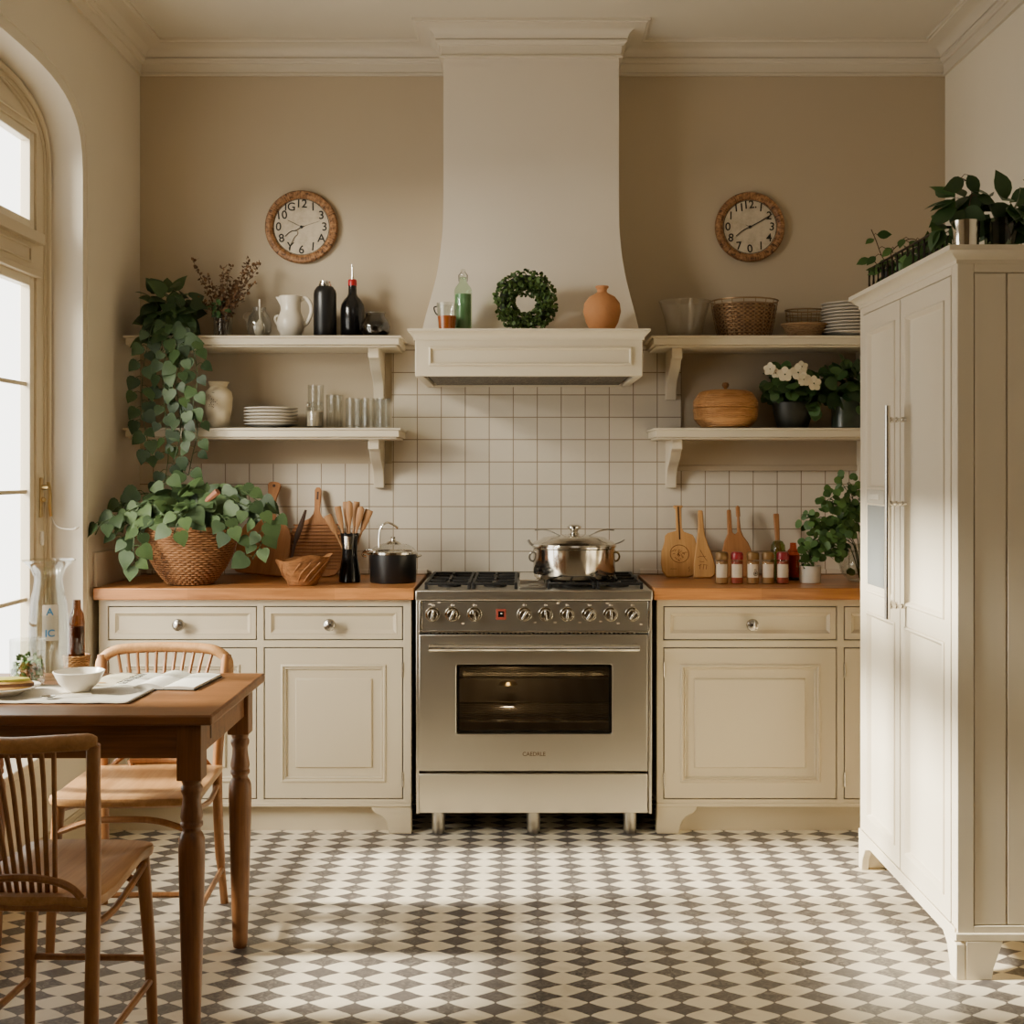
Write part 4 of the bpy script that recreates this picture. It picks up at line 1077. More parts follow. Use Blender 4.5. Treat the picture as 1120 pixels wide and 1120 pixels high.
# =============================================================== left lower shelf
lathe_thing('speckled_vase', 'cream stoneware vase with dark speckle pattern on lower shelf', 'vase',
            [(.0005, 0), (.040, 0), (.044, .005), (.048, .04), (.055, .09), (.057, .125), (.052, .150), (.036, .164), (.033, .170), (.038, .182), (.044, .188), (.042, .190), (.030, .172), (.030, .16), (.0005, .15)], M['speckle'], shelfpos(239, 5.22, S2), 40)
pp = [(.0005, 0), (.055, 0), (.062, .004), (.085, .010), (.109, .017), (.110, .0195), (.106, .0195), (.080, .0125), (.058, .007), (.0005, .006)]
b = MB(); b.lathe(pp, seg=48); p0 = tag(b.build('dinner_plate', M['plate']), 'lowest white plate of the stack on the left lower shelf', 'plate', 'white plates on the left lower shelf')
names6 = ['lowest', 'second from the bottom', 'third from the bottom', 'third from the top', 'second from the top', 'topmost']
def plates(first, px, D, z, names, pitch, tail, grp, sc=1.0):
    for i, nm in enumerate(names):
        q = first if i == 0 else first.copy()
        if i: COL.objects.link(q)
        q.location = (X(px, D) + rnd.uniform(-.0015, .0015), Y(D), z + i * pitch); q.scale = (sc, sc, 1)
        q['label'] = nm + tail; q['category'] = 'plate'; q['group'] = grp
plates(p0, 296.5, 5.26, S2, [n_ + ' white plate' for n_ in names6], .0132, ' in the stack beside speckled vase', 'white plates on the lower left shelf')
p1 = p0.copy(); COL.objects.link(p1)
names10 = ['lowest', 'second from the bottom', 'third from the bottom', 'fourth from the bottom', 'fifth from the bottom', 'fifth from the top', 'fourth from the top', 'third from the top', 'second from the top', 'topmost']
plates(p1, 931, 5.24, S1, [n_ + ' pale plate' for n_ in names10], .0132, ' in the tall stack beside fridge', 'pale plates on the upper right shelf', 1.10)
def tumbler(r, h, taper=.94, t=.0025, base=.012):
    b = MB(); b.lathe([(.0005, 0), (r * taper, 0), (r * taper, .003), (r, h), (r - t, h), (r * taper - t, base), (.0005, base)], seg=28); return b
def glass_thing(lbl, px, D, z, r, h, mat=None, grp='drinking glasses on the left lower shelf', taper=.96):
    b = tumbler(r, h, taper); return tag(b.build('drinking_glass', mat or M['glass_shelf'], loc=shelfpos(px, D, z)), lbl, 'glass', grp)
glass_thing('tallest clear glass on the lower shelf, beside the white plates', 345.5, 5.35, S2, .034, .185)
gj = thing('glass_jar', 'short clear jar with clamp rim in front of the tallest glass', 'jar', shelfpos(344.5, 5.24, S2))
mb = MB(); mb.lathe([(.0005, 0), (.034, 0), (.036, .006), (.036, .088), (.031, .096), (.034, .100), (.034, .108), (.031, .108), (.028, .098), (.033, .086), (.033, .01), (.0005, .008)], seg=28); mb.build('jar_body', M['glass_shelf'], gj)
mb = MB(); mb.lathe([(.0005, .010), (.0325, .010), (.0325, .07), (.0005, .072)], seg=20); mb.build('contents', plain('pale_flour', lin(176, 160, 134), .8), gj)
mb = MB(); mb.box(-.024, -.010, -.042, -.034, .088, .102); mb.build('clamp', M['chrome'], gj, bevel=.002)
glass_thing('faint thin glass standing between the clamp jar and tumblers', 366, 5.32, S2, .036, .142)
tl = ['first tumbler from the plates in the front row of the tumbler group', 'tumbler at the shelf-bracket end of the front row', 'tumbler in the back row nearer the plates', 'tumbler at the shelf-bracket end of the back row', 'middle tumbler of the front row in the tumbler group']
for (px, D), lb in zip(((386, 5.2), (419, 5.2), (394.5, 5.33), (416, 5.34), (402.5, 5.21)), tl):
    g_ = glass_thing(lb, px, D, S2, .0295, .122, grp='tumblers at the end of the left lower shelf', taper=.98)

# =============================================================== left worktop
def lean(name, label, cat, poly, th, mat, px, D, ang, tilt=0.0, extra=None, zlift=0.0):
    """flat board leaning back on the wall; poly in (x, z), z from its foot"""
    zlift += th * math.sin(ang) + max(abs(p[0]) for p in poly if p[1] < .03) * abs(math.sin(tilt))
    t = thing(name, label, cat, (X(px, D), Y(D), CT + zlift)); t.rotation_euler = (-ang, tilt, 0)
    b = MB(); b.prism(poly, 'xz', 0, th); b.build('board', mat, t, bevel=.004)
    if extra: extra(t)
    return t
def arc(cx, cz, r, a0, a1, n=8, rz=None):
    return [(cx + r * math.cos(rad(a0 + (a1 - a0) * i / n)), cz + (rz or r) * math.sin(rad(a0 + (a1 - a0) * i / n))) for i in range(n + 1)]
def mirror(half):  # right half from bottom to top
    return half + [(-x, z) for x, z in reversed(half) if x > 1e-6]
pa = mirror([(.085, 0)] + arc(.085, .022, .022, -90, 0, 5)[1:] + [(.112, .10), (.106, .17), (.092, .205), (.060, .232), (.034, .25), (.020, .275), (.018, .33), (.022, .36), (.026, .38)] + arc(.010, .385, .018, 0, 80, 5) + [(0.0001, .404)])
def hole_a(t):
    k = MB(); k.lathe([(.006, -.001), (.006, .001)], (0, 0, 0), 12); k.xf = None
    k2 = MB(); k2.xf = Matrix.Translation((0, -.0006, .385)) @ Matrix.Rotation(rad(90), 4, 'X'); k2.lathe([(.0065, -.0008), (.0065, .0008)], seg=14); k2.build('hanging_hole', M['darkwood'], t)
lean('cutting_board', 'large paddle-shaped wooden board leaning beside the ivy basket', 'cutting board', pa, .018, M['board_z'], 283, 5.255, rad(20), rad(6), hole_a)
pb = mirror([(.06, 0), (.088, .008), (.108, .035), (.113, .08), (.113, .14), (.108, .18), (.088, .215), (.055, .236), (.028, .25), (.015, .268), (.011, .29), (.013, .35), (.014, .372), (.008, .384), (.0001, .385)])
def ridges(t):
    for i in range(14):
        z = .03 + i * .0145; w = .110 if .05 < z < .18 else .095
        k = MB(); k.tube([(-w, -.001, z), (w, -.001, z + rnd.uniform(-.002, .002))], .0032, 6); k.build('ridge', M['board_x'], t)
    k = MB(); k.box(-.004, .004, -.001, .001, .33, .365); k.build('handle_slot', M['darkwood'], t)
lean('cutting_board', 'rounded ridged wooden board with slim handle behind the carved bowl', 'cutting board', pb, .016, M['board_z'], 343, 5.285, rad(18), 0, ridges)
sk = thing('wooden_stick', 'dark slender wooden spatula leaning between the two boards', 'utensil', (X(313, 5.24), Y(5.24), CT)); sk.rotation_euler = (rad(-19), rad(11), 0)
mb = MB(); mb.tube([(0, 0, .004), (0, 0, .15), (.002, 0, .19), (.006, 0, .235), (.010, 0, .30)], [.006, .007, .012, .011, .005], 8, flat=.5); mb.build('stick_blade', M['darkwood'], sk)
# carved wooden bowl
bw = thing('carved_bowl', 'rough carved wooden bowl with uneven rim in front of ridged board', 'bowl', (X(331, 4.93), Y(4.93), CT))
b = MB(); n = 40; rr_ = [(.052, 0), (.058, .006), (.060, .016), (.078, .04), (.093, .075), (.108, .105)]
vs = []; fs = []; prof2 = rr_ + [(.100, .100), (.086, .072), (.068, .036), (.03, .02)]
for i, (r, z) in enumerate(prof2):
    for k in range(n):
        a = 2 * PI * k / n
        w = 1 + .05 * math.sin(3 * a + 1) * (z / .1) + .025 * math.sin(11 * a + i)
        hz_ = z * (1 + .12 * math.cos(a + .4) + .07 * math.sin(4 * a))
        vs.append((r * w * math.cos(a), r * w * math.sin(a) * .95, hz_))
for i in range(len(prof2) - 1):
    for k in range(n): fs.append((i * n + k, i * n + (k + 1) % n, (i + 1) * n + (k + 1) % n, (i + 1) * n + k))
fs.append(tuple(range(n - 1, -1, -1))); fs.append(tuple((len(prof2) - 1) * n + k for k in range(n)))
b.add(vs, fs); b.build('bowl_body', M['barkwood'], bw, ang=50)
b = MB()
for q in range(7):
    a0 = PI + .3 + q * .38; b.tube(spline([(.060 * math.cos(a0), .057 * math.sin(a0), .018), (.084 * math.cos(a0 + .25), .080 * math.sin(a0 + .25), .052), (.104 * math.cos(a0 + .6), .099 * math.sin(a0 + .6), .092)], 5), .0028, 6)
b.build('carved_ridges', M['barkwood'], bw)
# utensil vase
UX, UY = X(382.5, 5.06), Y(5.06)
uv = thing('utensil_vase', 'black glossy waisted vase holding wooden utensils', 'vase', (UX, UY, CT))
mb = MB(); mb.lathe([(.0005, 0), (.040, 0), (.043, .004), (.042, .03), (.031, .095), (.029, .12), (.031, .150), (.036, .186), (.0375, .194), (.035, .194), (.028, .15), (.026, .11), (.0005, .1)], seg=36); mb.build('vase_body', M['black'], uv)
mb = MB()
vsx = []
for i in range(7):
    a = rad(-118 + i * 8)
    for z in (.132, .182): vsx.append((.0333 * math.cos(a) * (1 if z < .15 else 1.08), .0333 * math.sin(a) * (1 if z < .15 else 1.08), z))
mb.add(vsx, [(2 * i, 2 * i + 2, 2 * i + 3, 2 * i + 1) for i in range(6)]); mb.build('silver_badge', M['steel_pol'], uv)
ut = [(-.105, -.01, .265, 'brush'), (-.055, -.015, .30, 'flat'), (-.022, .012, .318, 'flat'), (.002, -.018, .322, 'spoon'), (.032, .010, .318, 'flat'), (.060, -.012, .300, 'spoon'), (.095, .0, .285, 'brush')]
ul = ['brush-headed wooden utensil tilting furthest towards the boards in black vase', 'flat wooden spatula next to the tilted brush in black vase', 'flat wooden spatula just off the centre, towards the boards, in black vase', 'wooden spoon upright at the centre of the black vase', 'flat wooden spatula just off the centre, towards the pot, in black vase', 'wooden spoon between spatula and outer brush in black vase', 'brush-headed wooden utensil tilting furthest towards the black pot']
for (ux, uy, uz, kd), lb in zip(ut, ul):
    t = thing('wooden_utensil', lb, 'utensil', (UX + ux * .12, UY + uy * .5, CT + .104), 0, 'wooden utensils in the black vase')
    top = Vector((ux * .70, uy, uz - .104))
    b = MB(); b.tube([(0, 0, 0), top * .55], .0048, 8); b.build('handle', M['spoon'], t)
    b = MB(); d = top - top * .55
    wd = {'brush': .016, 'flat': .0135, 'spoon': .014}[kd]
    pts = [top * .53, top * .53 + d * .25, top * .53 + d * .6, top * .53 + d * .95, top]
    b.tube(pts, {'brush': [.005, .012, .015, .017, .016], 'flat': [.005, .010, .013, .014, .012], 'spoon': [.005, .010, .015, .014, .004]}[kd], 10, flat=.55)
    b.build('head', M['spoon'], t)
# black pot with glass lid
pk = thing('cooking_pot', 'black enamel pot with steel rim and glass lid on worktop beside range', 'pot', (X(430, 5.06), Y(5.06), CT))
mb = MB(); mb.lathe([(.0005, 0), (.088, 0), (.091, .004), (.0925, .112), (.0875, .112), (.0865, .006), (.0005, .006)], seg=44); mb.build('pot_body', M['black_satin'], pk)
mb = MB(); mb.lathe([(.0925, .110), (.0965, .113), (.0965, .121), (.093, .123), (.090, .119)], seg=44); mb.build('steel_rim', M['steel_pol'], pk)
ldk = MB(); ldk.lathe([(.091, .120), (.080, .136), (.055, .150), (.02, .156), (.0005, .157)], seg=36, closed_ends=False); gl = ldk.build('glass_lid', M['glass_shelf'], pk)
mb = MB(); mb.lathe([(.034, .150), (.024, .160), (.010, .164), (.0075, .172), (.010, .178), (.0005, .181)], seg=20); mb.build('lid_knob', M['steel_pol'], gl)
mb = MB(); mb.tube(spline([(-.052, -.03, .135), (-.052, -.03, .175), (-.046, -.03, .215), (-.022, -.028, .236), (.006, -.026, .226), (.022, -.025, .214)], 6), .0042, 8); mb.build('curved_handle', M['chrome'], pk)
mb = MB(); mb.tube(spline([(-.090, -.02, .112), (-.112, -.02, .118), (-.118, -.015, .108), (-.104, -.01, .102)], 5), .005, 8); mb.tube(spline([(-.06, -.06, .125), (-.09, -.05, .13), (-.112, -.03, .12)], 4), .006, 8); mb.build('side_handle', M['chrome'], pk)
mb = MB(); mb.tube(spline([(.092, 0, .10), (.106, .01, .104), (.106, .03, .104), (.09, .02, .10)], 5), .0045, 8); mb.build('side_handle', M['chrome'], pk)
# steel stockpot on the hob
SX_, SY_ = X(628, 5.07), Y(5.07)
sp_ = thing('stock_pot', 'shiny stainless steel stock pot with lid on the hob', 'pot', (SX_, SY_, .9462))
mb = MB(); mb.lathe([(.0005, 0), (.150, 0), (.158, .006), (.162, .02), (.163, .118), (.167, .122), (.167, .128), (.158, .128), (.156, .02), (.0005, .012)], seg=56); mb.build('pot_body', M['steel_pol'], sp_)
lid = MB(); lid.lathe([(.168, .129), (.166, .136), (.150, .146), (.135, .151), (.122, .160), (.06, .170), (.0005, .172)], seg=56); ld2 = lid.build('lid', M['steel_pol'], sp_)
mb = MB(); mb.lathe([(.026, .169), (.020, .176), (.014, .182), (.017, .190), (.028, .198), (.028, .204), (.018, .210), (.0005, .211)], seg=26); mb.build('lid_knob', M['chrome'], ld2)
for s in (-1, 1):
    b = MB(); b.tube(spline([(s * .055, -.04, .168), (s * .095, -.04, .186), (s * .125, -.03, .192), (s * .155, -.02, .190)], 6), [.003] * 4 + [.005] * 15, 8, flat=.6); b.build('lid_clip', M['steel_dark'], ld2)
    b = MB(); b.tube(spline([(s * .160, -.03, .104), (s * .172, -.03, .100), (s * .177, -.02, .085), (s * .172, -.01, .070), (s * .160, 0, .066)], 5), .004, 8); b.build('side_handle', M['brass'] if s > 0 else M['steel_dark'], sp_)
b = MB(); b.tube(spline([(-.165, -.02, .13), (-.176, -.02, .14), (-.182, -.02, .152)], 4), .005, 8); b.tube(spline([(.160, -.02, .135), (.182, -.02, .142), (.198, -.02, .152)], 4), .0045, 8, flat=.6); b.build('latch', M['steel_dark'], sp_)

# =============================================================== mantel of the hood
cu = thing('tea_glass', 'glass mug half full of amber tea on hood mantel', 'glass', (X(489, 4.92), Y(4.92), MT))
mb = tumbler(.041, .112, .80, .0025, .008); mb.build('mug_body', M['glass'], cu)
mb = MB(); mb.lathe([(.0005, .0085), (.0302, .0085), (.0364, .062), (.0005, .063)], seg=28); mb.build('tea', M['amber'], cu)
mb = MB(); mb.tube(spline([(-.039, 0, .10), (-.050, 0, .096), (-.046, 0, .078), (-.036, 0, .066)], 5), .0026, 6); mb.build('mug_handle', M['wire'], cu)
gb = thing('green_bottle', 'tall green swing-top glass bottle beside the tea on mantel', 'bottle', (X(506.5, 4.985), Y(4.985), MT))
mb = MB(); r = .0345
prof_b = [(.030, 0), (r, .006), (r, .170), (.030, .182), (.016, .200), (.0135, .206), (.0135, .222)]
mb.lathe(prof_b, seg=28); mb.build('bottle_body', M['green_glass'], gb)
mb = MB(); mb.lathe([(.0005, .004), (.0315, .005), (.0315, .155), (.0005, .156)], seg=24); mb.build('liquid', M['green_liquid'], gb)
mb = MB(); mb.lathe([(.0145, .216), (.0155, .22), (.0155, .232), (.010, .238), (.010, .246), (.008, .252), (.0005, .254)], seg=18); mb.build('stopper', M['glass_shelf'], gb)
mb = MB(); mb.tube([(.016, 0, .205), (.017, 0, .23), (.006, 0, .243)], .0014, 5); mb.tube([(-.016, 0, .205), (-.017, 0, .23), (-.006, 0, .243)], .0014, 5); mb.build('swing_wire', M['wire'], gb)
wr_ = thing('wreath', 'round green boxwood wreath standing upright on the hood mantel', 'wreath', (X(575, 4.94), Y(4.94), MT))
RW_, zc = .083, .121
mb = MB(); mb.tube([(RW_ * math.cos(2 * PI * k / 40), 0, zc + RW_ * math.sin(2 * PI * k / 40)) for k in range(40)], .020, 8, closed=True); mb.build('wreath_ring', plain('dark_moss', lin(30, 40, 20), .8), wr_)
ml = MB()
for k in range(1500):
    a = rnd.uniform(0, 2 * PI); b_ = rnd.uniform(0, 2 * PI); q = rnd.uniform(.75, 1.0) * .036
    d = Vector((math.cos(a) * math.cos(b_), math.sin(b_), math.sin(a) * math.cos(b_)))
    p = Vector((RW_ * math.cos(a), 0, zc + RW_ * math.sin(a))) + d * q
    if p.z < .004: continue
    leaf(ml, p, d + rv(.9), d + rv(.5), rnd.uniform(.009, .017), ROUND, .15, .2)
for k in range(60):
    p = Vector((rnd.uniform(-.035, .03), rnd.uniform(-.01, .01), zc + .052 + rnd.uniform(-.028, .01))); leaf(ml, p, rv() + Vector((0, 0, -.6)), Vector((0, -1, 0)) + rv(.5), rnd.uniform(.010, .018), OVAL)
ml.build('wreath_leaves', M['boxleaf'], wr_, recalc=False, ang=180)
mb = MB(); mb.box(-.04, .04, -.022, .022, 0, .008); mb.build('wreath_stand', M['dark'], wr_, bevel=.002)
lathe_thing('terracotta_vase', 'round terracotta vase with short collared neck on mantel', 'vase',
            [(.0005, 0), (.036, 0), (.044, .006), (.062, .038), (.0725, .080), (.068, .112), (.050, .136), (.028, .148), (.020, .153), (.018, .160), (.021, .168), (.0255, .172), (.025, .178), (.017, .178), (.014, .165), (.0005, .15)], M['terra'], (X(658.5, 4.92), Y(4.92), MT), 44)

# =============================================================== right upper shelf
gbw = thing('glass_bowl', 'wide clear glass mixing bowl at hood end of upper shelf', 'bowl', shelfpos(749, 5.25, S1))
mb = MB(); mb.lathe([(.0005, 0), (.066, 0), (.070, .004), (.082, .07), (.102, .138), (.108, .150), (.105, .151), (.098, .138), (.078, .07), (.066, .008), (.0005, .008)], seg=40); mb.build('bowl_body', thin_glass('milky_glass', (.96, .95, .93), .05, 1.0, .06, .03), gbw)
def wire_basket(name, label, loc, r0, r1, h, rows, posts, mat, rod=.0016, sy=1.0, liner=None):
    t = thing(name, label, 'basket', loc)
    b = MB()
    for i in range(rows + 1):
        z = .003 + (h - .003) * i / rows; r = r0 + (r1 - r0) * (i / rows) ** .8
        b.tube([(r * math.cos(2 * PI * k / 36), r * sy * math.sin(2 * PI * k / 36), z) for k in range(36)], rod if i < rows else rod * 2, 6, closed=True)
    b.build('wire_rings', mat, t)
    b = MB()
    for k in range(posts):
        a = 2 * PI * k / posts
        b.tube([((r0 + (r1 - r0) * q ** .8) * math.cos(a), (r0 + (r1 - r0) * q ** .8) * sy * math.sin(a), .003 + (h - .003) * q) for q in (0, .25, .5, .75, 1)], rod, 5)
    for q in (-.5, 0, .5): b.tube([(-r0 * math.sqrt(1 - q * q), r0 * q * sy, .003), (r0 * math.sqrt(1 - q * q), r0 * q * sy, .003)], rod, 5)
    b.build('wire_uprights', mat, t)
    if liner:
        b = MB(); q = .95
        b.lathe([(.0005, .004), (r0 * q, .004), ((r0 + (r1 - r0) * .62) * q, h * .55), ((r0 + (r1 - r0) * .9) * q, h * .88), ((r0 + (r1 - r0) * .88) * q - .004, h * .88), (r0 * q - .004, .010), (.0005, .010)], seg=36, sy=sy)
        b.build('wicker_liner', liner, t)
    return t
def wickermat(name, c1, c2, nu, nv):
    a = N(name); co = a.coord(); sp = a.n('ShaderNodeSeparateXYZ'); a.set(sp.inputs[0], co)
    ang = a.math('ARCTAN2', sp.outputs[1], sp.outputs[0])
    u = a.math('SINE', a.math('MULTIPLY', ang, nu)); v = a.math('SINE', a.math('MULTIPLY', sp.outputs[2], nv))
    f = a.math('MULTIPLY', u, v); n = a.noise(co, 60, 3)
    g = a.math('ADD', a.math('MULTIPLY', f, .35), a.math('MULTIPLY', n, 1.0))
    c = a.ramp(g, [(.25, c1), (.8, c2)])
    return a.done(a.pr(c, .7, 0, a.bump(f, .5, .004)))
M['wick_liner'] = wickermat('woven_liner', lin(92, 64, 40), lin(172, 132, 90), 30, 420)
wire_basket('wire_basket', 'large round brown woven basket in wire frame beside the glass bowl', shelfpos(814, 5.29, S1), .108, .138, .155, 9, 18, M['wire_tan'], .0017, .95, M['wick_liner'])
wire_basket('wire_basket', 'open wire basket behind the small wicker tray on upper shelf', shelfpos(880, 5.365, S1), .066, .080, .128, 5, 12, M['wire_tan'], .0015, .75)
sb = thing('wicker_basket', 'small shallow wicker basket in front of open wire basket', 'basket', shelfpos(880, 5.235, S1))
b, rr = woven([(.060, .004), (.070, .02), (.092, .052)], 8, 44, .0022, .0036, 1, .62); b.build('wicker_weave', M['wicker_grey'], sb)
mb = MB(); mb.lathe([(.0005, 0), (.058, 0), (.066, .02), (.088, .050), (.084, .050), (.062, .02), (.052, .006), (.0005, .006)], seg=32, sy=.62); mb.build('basket_liner', plain('liner_brown', lin(86, 60, 38), .8), sb)  # inner liner, plain brown all over
mb = MB(); mb.tube([(.094 * math.cos(2 * PI * k / 36), .0585 * math.sin(2 * PI * k / 36), .054) for k in range(36)], .004, 6, closed=True); mb.build('rim', M['wicker_grey'], sb)

# =============================================================== right lower shelf
wb = thing('wooden_box', 'round banded wooden box with knobbed lid on lower shelf', 'box', shelfpos(793.5, 5.26, S2))
pr_ = [(.0005, 0), (.092, 0), (.110, .010), (.126, .032), (.131, .055), (.130, .078)]
rows = []
for i in range(len(pr_) - 1): rows.append(pr_[i])
def coil(r0, z0, r1, z1, n, amp):
    out = []
    for i in range(n):
        for q, a in ((0, 0), (.25, .8), (.5, 1), (.75, .8)):
            t = (i + q) / n; out.append((r0 + (r1 - r0) * t + amp * a, z0 + (z1 - z0) * t))
    return out
body = [(.0005, 0), (.090, 0)] + coil(.096, .004, .124, .034, 4, .003) + coil(.126, .036, .131, .082, 6, .003) + [(.128, .084), (.0005, .084)]
mb = MB(); mb.lathe(body, seg=56); mb.build('box_body', M['oak_box'], wb, ang=60)
lidp = [(.126, .085)] + coil(.130, .087, .130, .110, 3, .003) + coil(.130, .112, .112, .140, 4, .003) + [(.108, .148), (.09, .156), (.05, .160), (.0005, .161)]
mb = MB(); mb.lathe(lidp, seg=56); lb_ = mb.build('lid', M['oak_box'], wb, ang=60)
mb = MB(); mb.lathe([(.007, .158), (.006, .166), (.012, .172), (.015, .180), (.011, .189), (.0005, .191)], (0, 0, 0), 18); mb.build('lid_knob', M['spoon'], lb_)
fp = thing('flowering_plant', 'white-flowered leafy plant in mottled dark pot on lower shelf', 'plant', shelfpos(867, 5.245, S2))
mb = MB(); mb.lathe([(.0005, 0), (.058, 0), (.062, .006), (.078, .06), (.084, .105), (.080, .108), (.074, .10), (.0005, .095)], seg=36); mb.build('pot', M['darkpot'], fp)
ml = MB(); clampf = lambda lo: (lambda p: (p.z > .02 or p.xy.length > .09) and p.z > .0 and p.y < .17)
bush(ml, (-.005, -.005, .170), (.100, .08, .065), 130, .050, ROUND, (0, -.8, .5), None, .6)
bush(ml, (.065, -.06, .095), (.045, .03, .04), 20, .045, ROUND, (0, -.9, .3), None, .6)
bush(ml, (-.085, -.01, .19), (.02, .02, .05), 14, .045, ROUND, (0, -.9, .3), None, .6)
ml.build('foliage', M['ivy'], fp, recalc=False, ang=180)
mb = MB()
for q in ((-.10, -.05, .245), (-.05, -.075, .225), (0, -.085, .23), (.03, -.09, .20), (.065, -.095, .185), (.02, -.07, .245)): mb.tube([(0, 0, .10), (q[0] * .6, q[1] * .6, q[2] * .8), q], .002, 5)
mb.build('stems', M['stem'], fp)
def flower(parent, c, R_, face):
    b = MB(); f = Vector(face).normalized(); a = f.cross(Vector((0, 0, 1))).normalized(); u = a.cross(f)
    for k in range(5):
        th = 2 * PI * k / 5 + .3; d = a * math.cos(th) + u * math.sin(th)
        leaf(b, Vector(c) + d * R_ * .1, d + f * .25, f, R_, ROUND, .1, .1)
    b.build('flower', M['petal'], parent, recalc=False, ang=180)
for c_, r_, f_ in (((-.108, -.075, .238), .026, (-.6, -.8, .2)), ((-.052, -.098, .215), .030, (-.1, -1, .2)), ((.0, -.105, .222), .033, (.1, -1, .3)), ((.022, -.105, .195), .028, (.1, -1, 0)), ((.062, -.11, .178), .030, (.3, -1, .1)), ((.018, -.09, .247), .024, (.1, -.9, .5)), ((-.085, -.08, .222), .020, (-.4, -1, -.2))): flower(fp, c_, r_, f_)
gp = thing('potted_plant', 'dense dark green plant in greenish glass pot beside fridge', 'plant', shelfpos(926, 5.24, S2))
mb = MB(); mb.lathe([(.0005, 0), (.058, 0), (.062, .005), (.060, .06), (.066, .125), (.062, .125), (.056, .06), (.0005, .02)], seg=32); mb.build('pot', plain('greenish_pot', lin(58, 68, 54), .25, 0, .35, 30), gp)
ml = MB(); bush(ml, (0, -.01, .185), (.100, .085, .07), 130, .052, ROUND, (0, -.8, .6), None, .6); bush(ml, (.04, -.07, .10), (.04, .02, .04), 14, .045, ROUND, (0, -.9, .4)); ml.build('foliage', M['ivy'], gp, recalc=False, ang=180)

# =============================================================== right worktop
p1_ = [(-.060, 0), (.028, 0), (.050, .006), (.068, .03), (.074, .07), (.072, .12), (.064, .165), (.055, .182), (.020, .195), (.012, .21), (.012, .30), (.020, .306), (.020, .312), (-.020, .312), (-.020, .306), (-.012, .30), (-.012, .20), (-.048, .190), (-.060, .178), (-.064, .150), (-.078, .11), (-.082, .06), (-.078, .025)]
def emblem(t):
    b = MB(); y = -.0006
    b.tube([(-.004 + .0385 * math.cos(2 * PI * k / 32), y, .098 + .0385 * math.sin(2 * PI * k / 32)) for k in range(32)], .0011, 5, closed=True)
    rr2 = random.Random(3)
    for k in range(22):
        a = rr2.uniform(0, 2 * PI); q = rr2.uniform(.004, .030); x, z = -.004 + q * math.cos(a), .098 + q * math.sin(a)
        b.tube([(x + .005 * math.cos(a + j), y, z + .005 * math.sin(a * 2 + j)) for j in (0, .9, 1.8, 2.6)], .0009, 4)
    b.build('engraved_emblem', M['engrave'], t)
    b = MB(); b.box(-.003, .003, -.001, .002, .16, .306); b.build('handle_slot', M['darkwood'], t)
    b = MB()
    for x in (-.045, -.035, -.026): b.tube([(x, y, .030), (x + .004, y, .034), (x + .008, y, .031)], .0007, 4)
    b.tube([(.030, y, .02), (.036, y, .028), (.030, y, .036), (.036, y, .042)], .0009, 4); b.build('scratches', M['engrave'], t)
lean('cutting_board', 'pale wooden board with round engraved emblem leaning beside the range', 'cutting board', p1_, .016, M['board_light'], 745.5, 5.26, rad(22), 0, emblem)
p2_ = [(-.040, 0), (.032, 0), (.048, .012), (.052, .05), (.042, .10), (.026, .145), (.016, .185), (.013, .22), (.012, .29), (-.008, .292), (-.010, .22), (-.016, .18), (-.026, .12), (-.036, .06)]
def letters(t):
    b = MB(); y = -.0006
    for pl in ([(-.008, .118), (.006, .088)], [(.006, .088), (.018, .070)], [(-.020, .085), (-.008, .090), (.004, .088), (.014, .089)], [(-.014, .068), (-.002, .066), (.006, .067)], [(-.014, .035), (-.010, .055)], [(.0, .034), (.004, .054)], [(.012, .034), (.015, .05)], [(-.018, .05), (-.006, .055)], [(.0, .054), (.018, .052)]):
        b.tube([(x, y, z) for x, z in pl], .0010, 4)
    b.build('engraved_lines', M['engrave'], t)
lean('cutting_board', 'slim pale paddle board with engraved lines beside the emblem board', 'cutting board', p2_, .014, M['board_light'], 769.5, 5.225, rad(21), rad(0), letters)
p3_ = [(-.050, 0), (.062, 0), (.066, .05), (.060, .11), (.048, .145), (.028, .175), (.020, .20), (.018, .255), (.021, .262), (.021, .298), (.016, .306), (.008, .306), (.004, .298), (.004, .262), (.007, .255), (.004, .19), (-.006, .182), (-.016, .19), (-.017, .288), (-.034, .288), (-.036, .185), (-.052, .15), (-.062, .11), (-.062, .05)]
lean('wooden_spatula', 'two-handled wooden board standing behind the spice jars', 'cutting board', p3_, .014, M['board_z'], 808, 5.27, rad(18), 0)
p4_ = [(-.012, 0), (.012, 0), (.016, .06), (.014, .12), (.010, .16), (.012, .22), (.013, .27), (-.011, .27), (-.010, .22), (-.009, .16), (-.015, .12), (-.017, .06)]
lean('wooden_spatula', 'single upright wooden spatula behind the olive oil bottle', 'utensil', p4_, .012, M['board_z'], 853, 5.285, rad(17), 0)
og = thing('oil_bottle', 'olive green glass bottle behind the last red-lidded jar', 'bottle', (X(851, 5.13), Y(5.13), CT))
mb = MB(); mb.lathe([(.0005, 0), (.027, 0), (.029, .006), (.029, .12), (.027, .142), (.018, .158), (.0005, .163)], seg=26); mb.build('bottle_body', M['oilgreen'], og)
mb = MB(); mb.lathe([(.0005, .004), (.026, .006), (.026, .115), (.0005, .117)], seg=22); mb.build('contents', plain('green_herbs', lin(120, 116, 50), .5, 0, .2), og)
oa = thing('oil_bottle', 'amber orange glass bottle between red-lidded jar and white pot', 'bottle', (X(867.5, 5.16), Y(5.16), CT))
mb = MB(); mb.lathe([(.0005, 0), (.024, 0), (.026, .006), (.026, .10), (.022, .118), (.014, .128), (.012, .15), (.0005, .151)], seg=26); mb.build('bottle_body', M['oil'], oa)
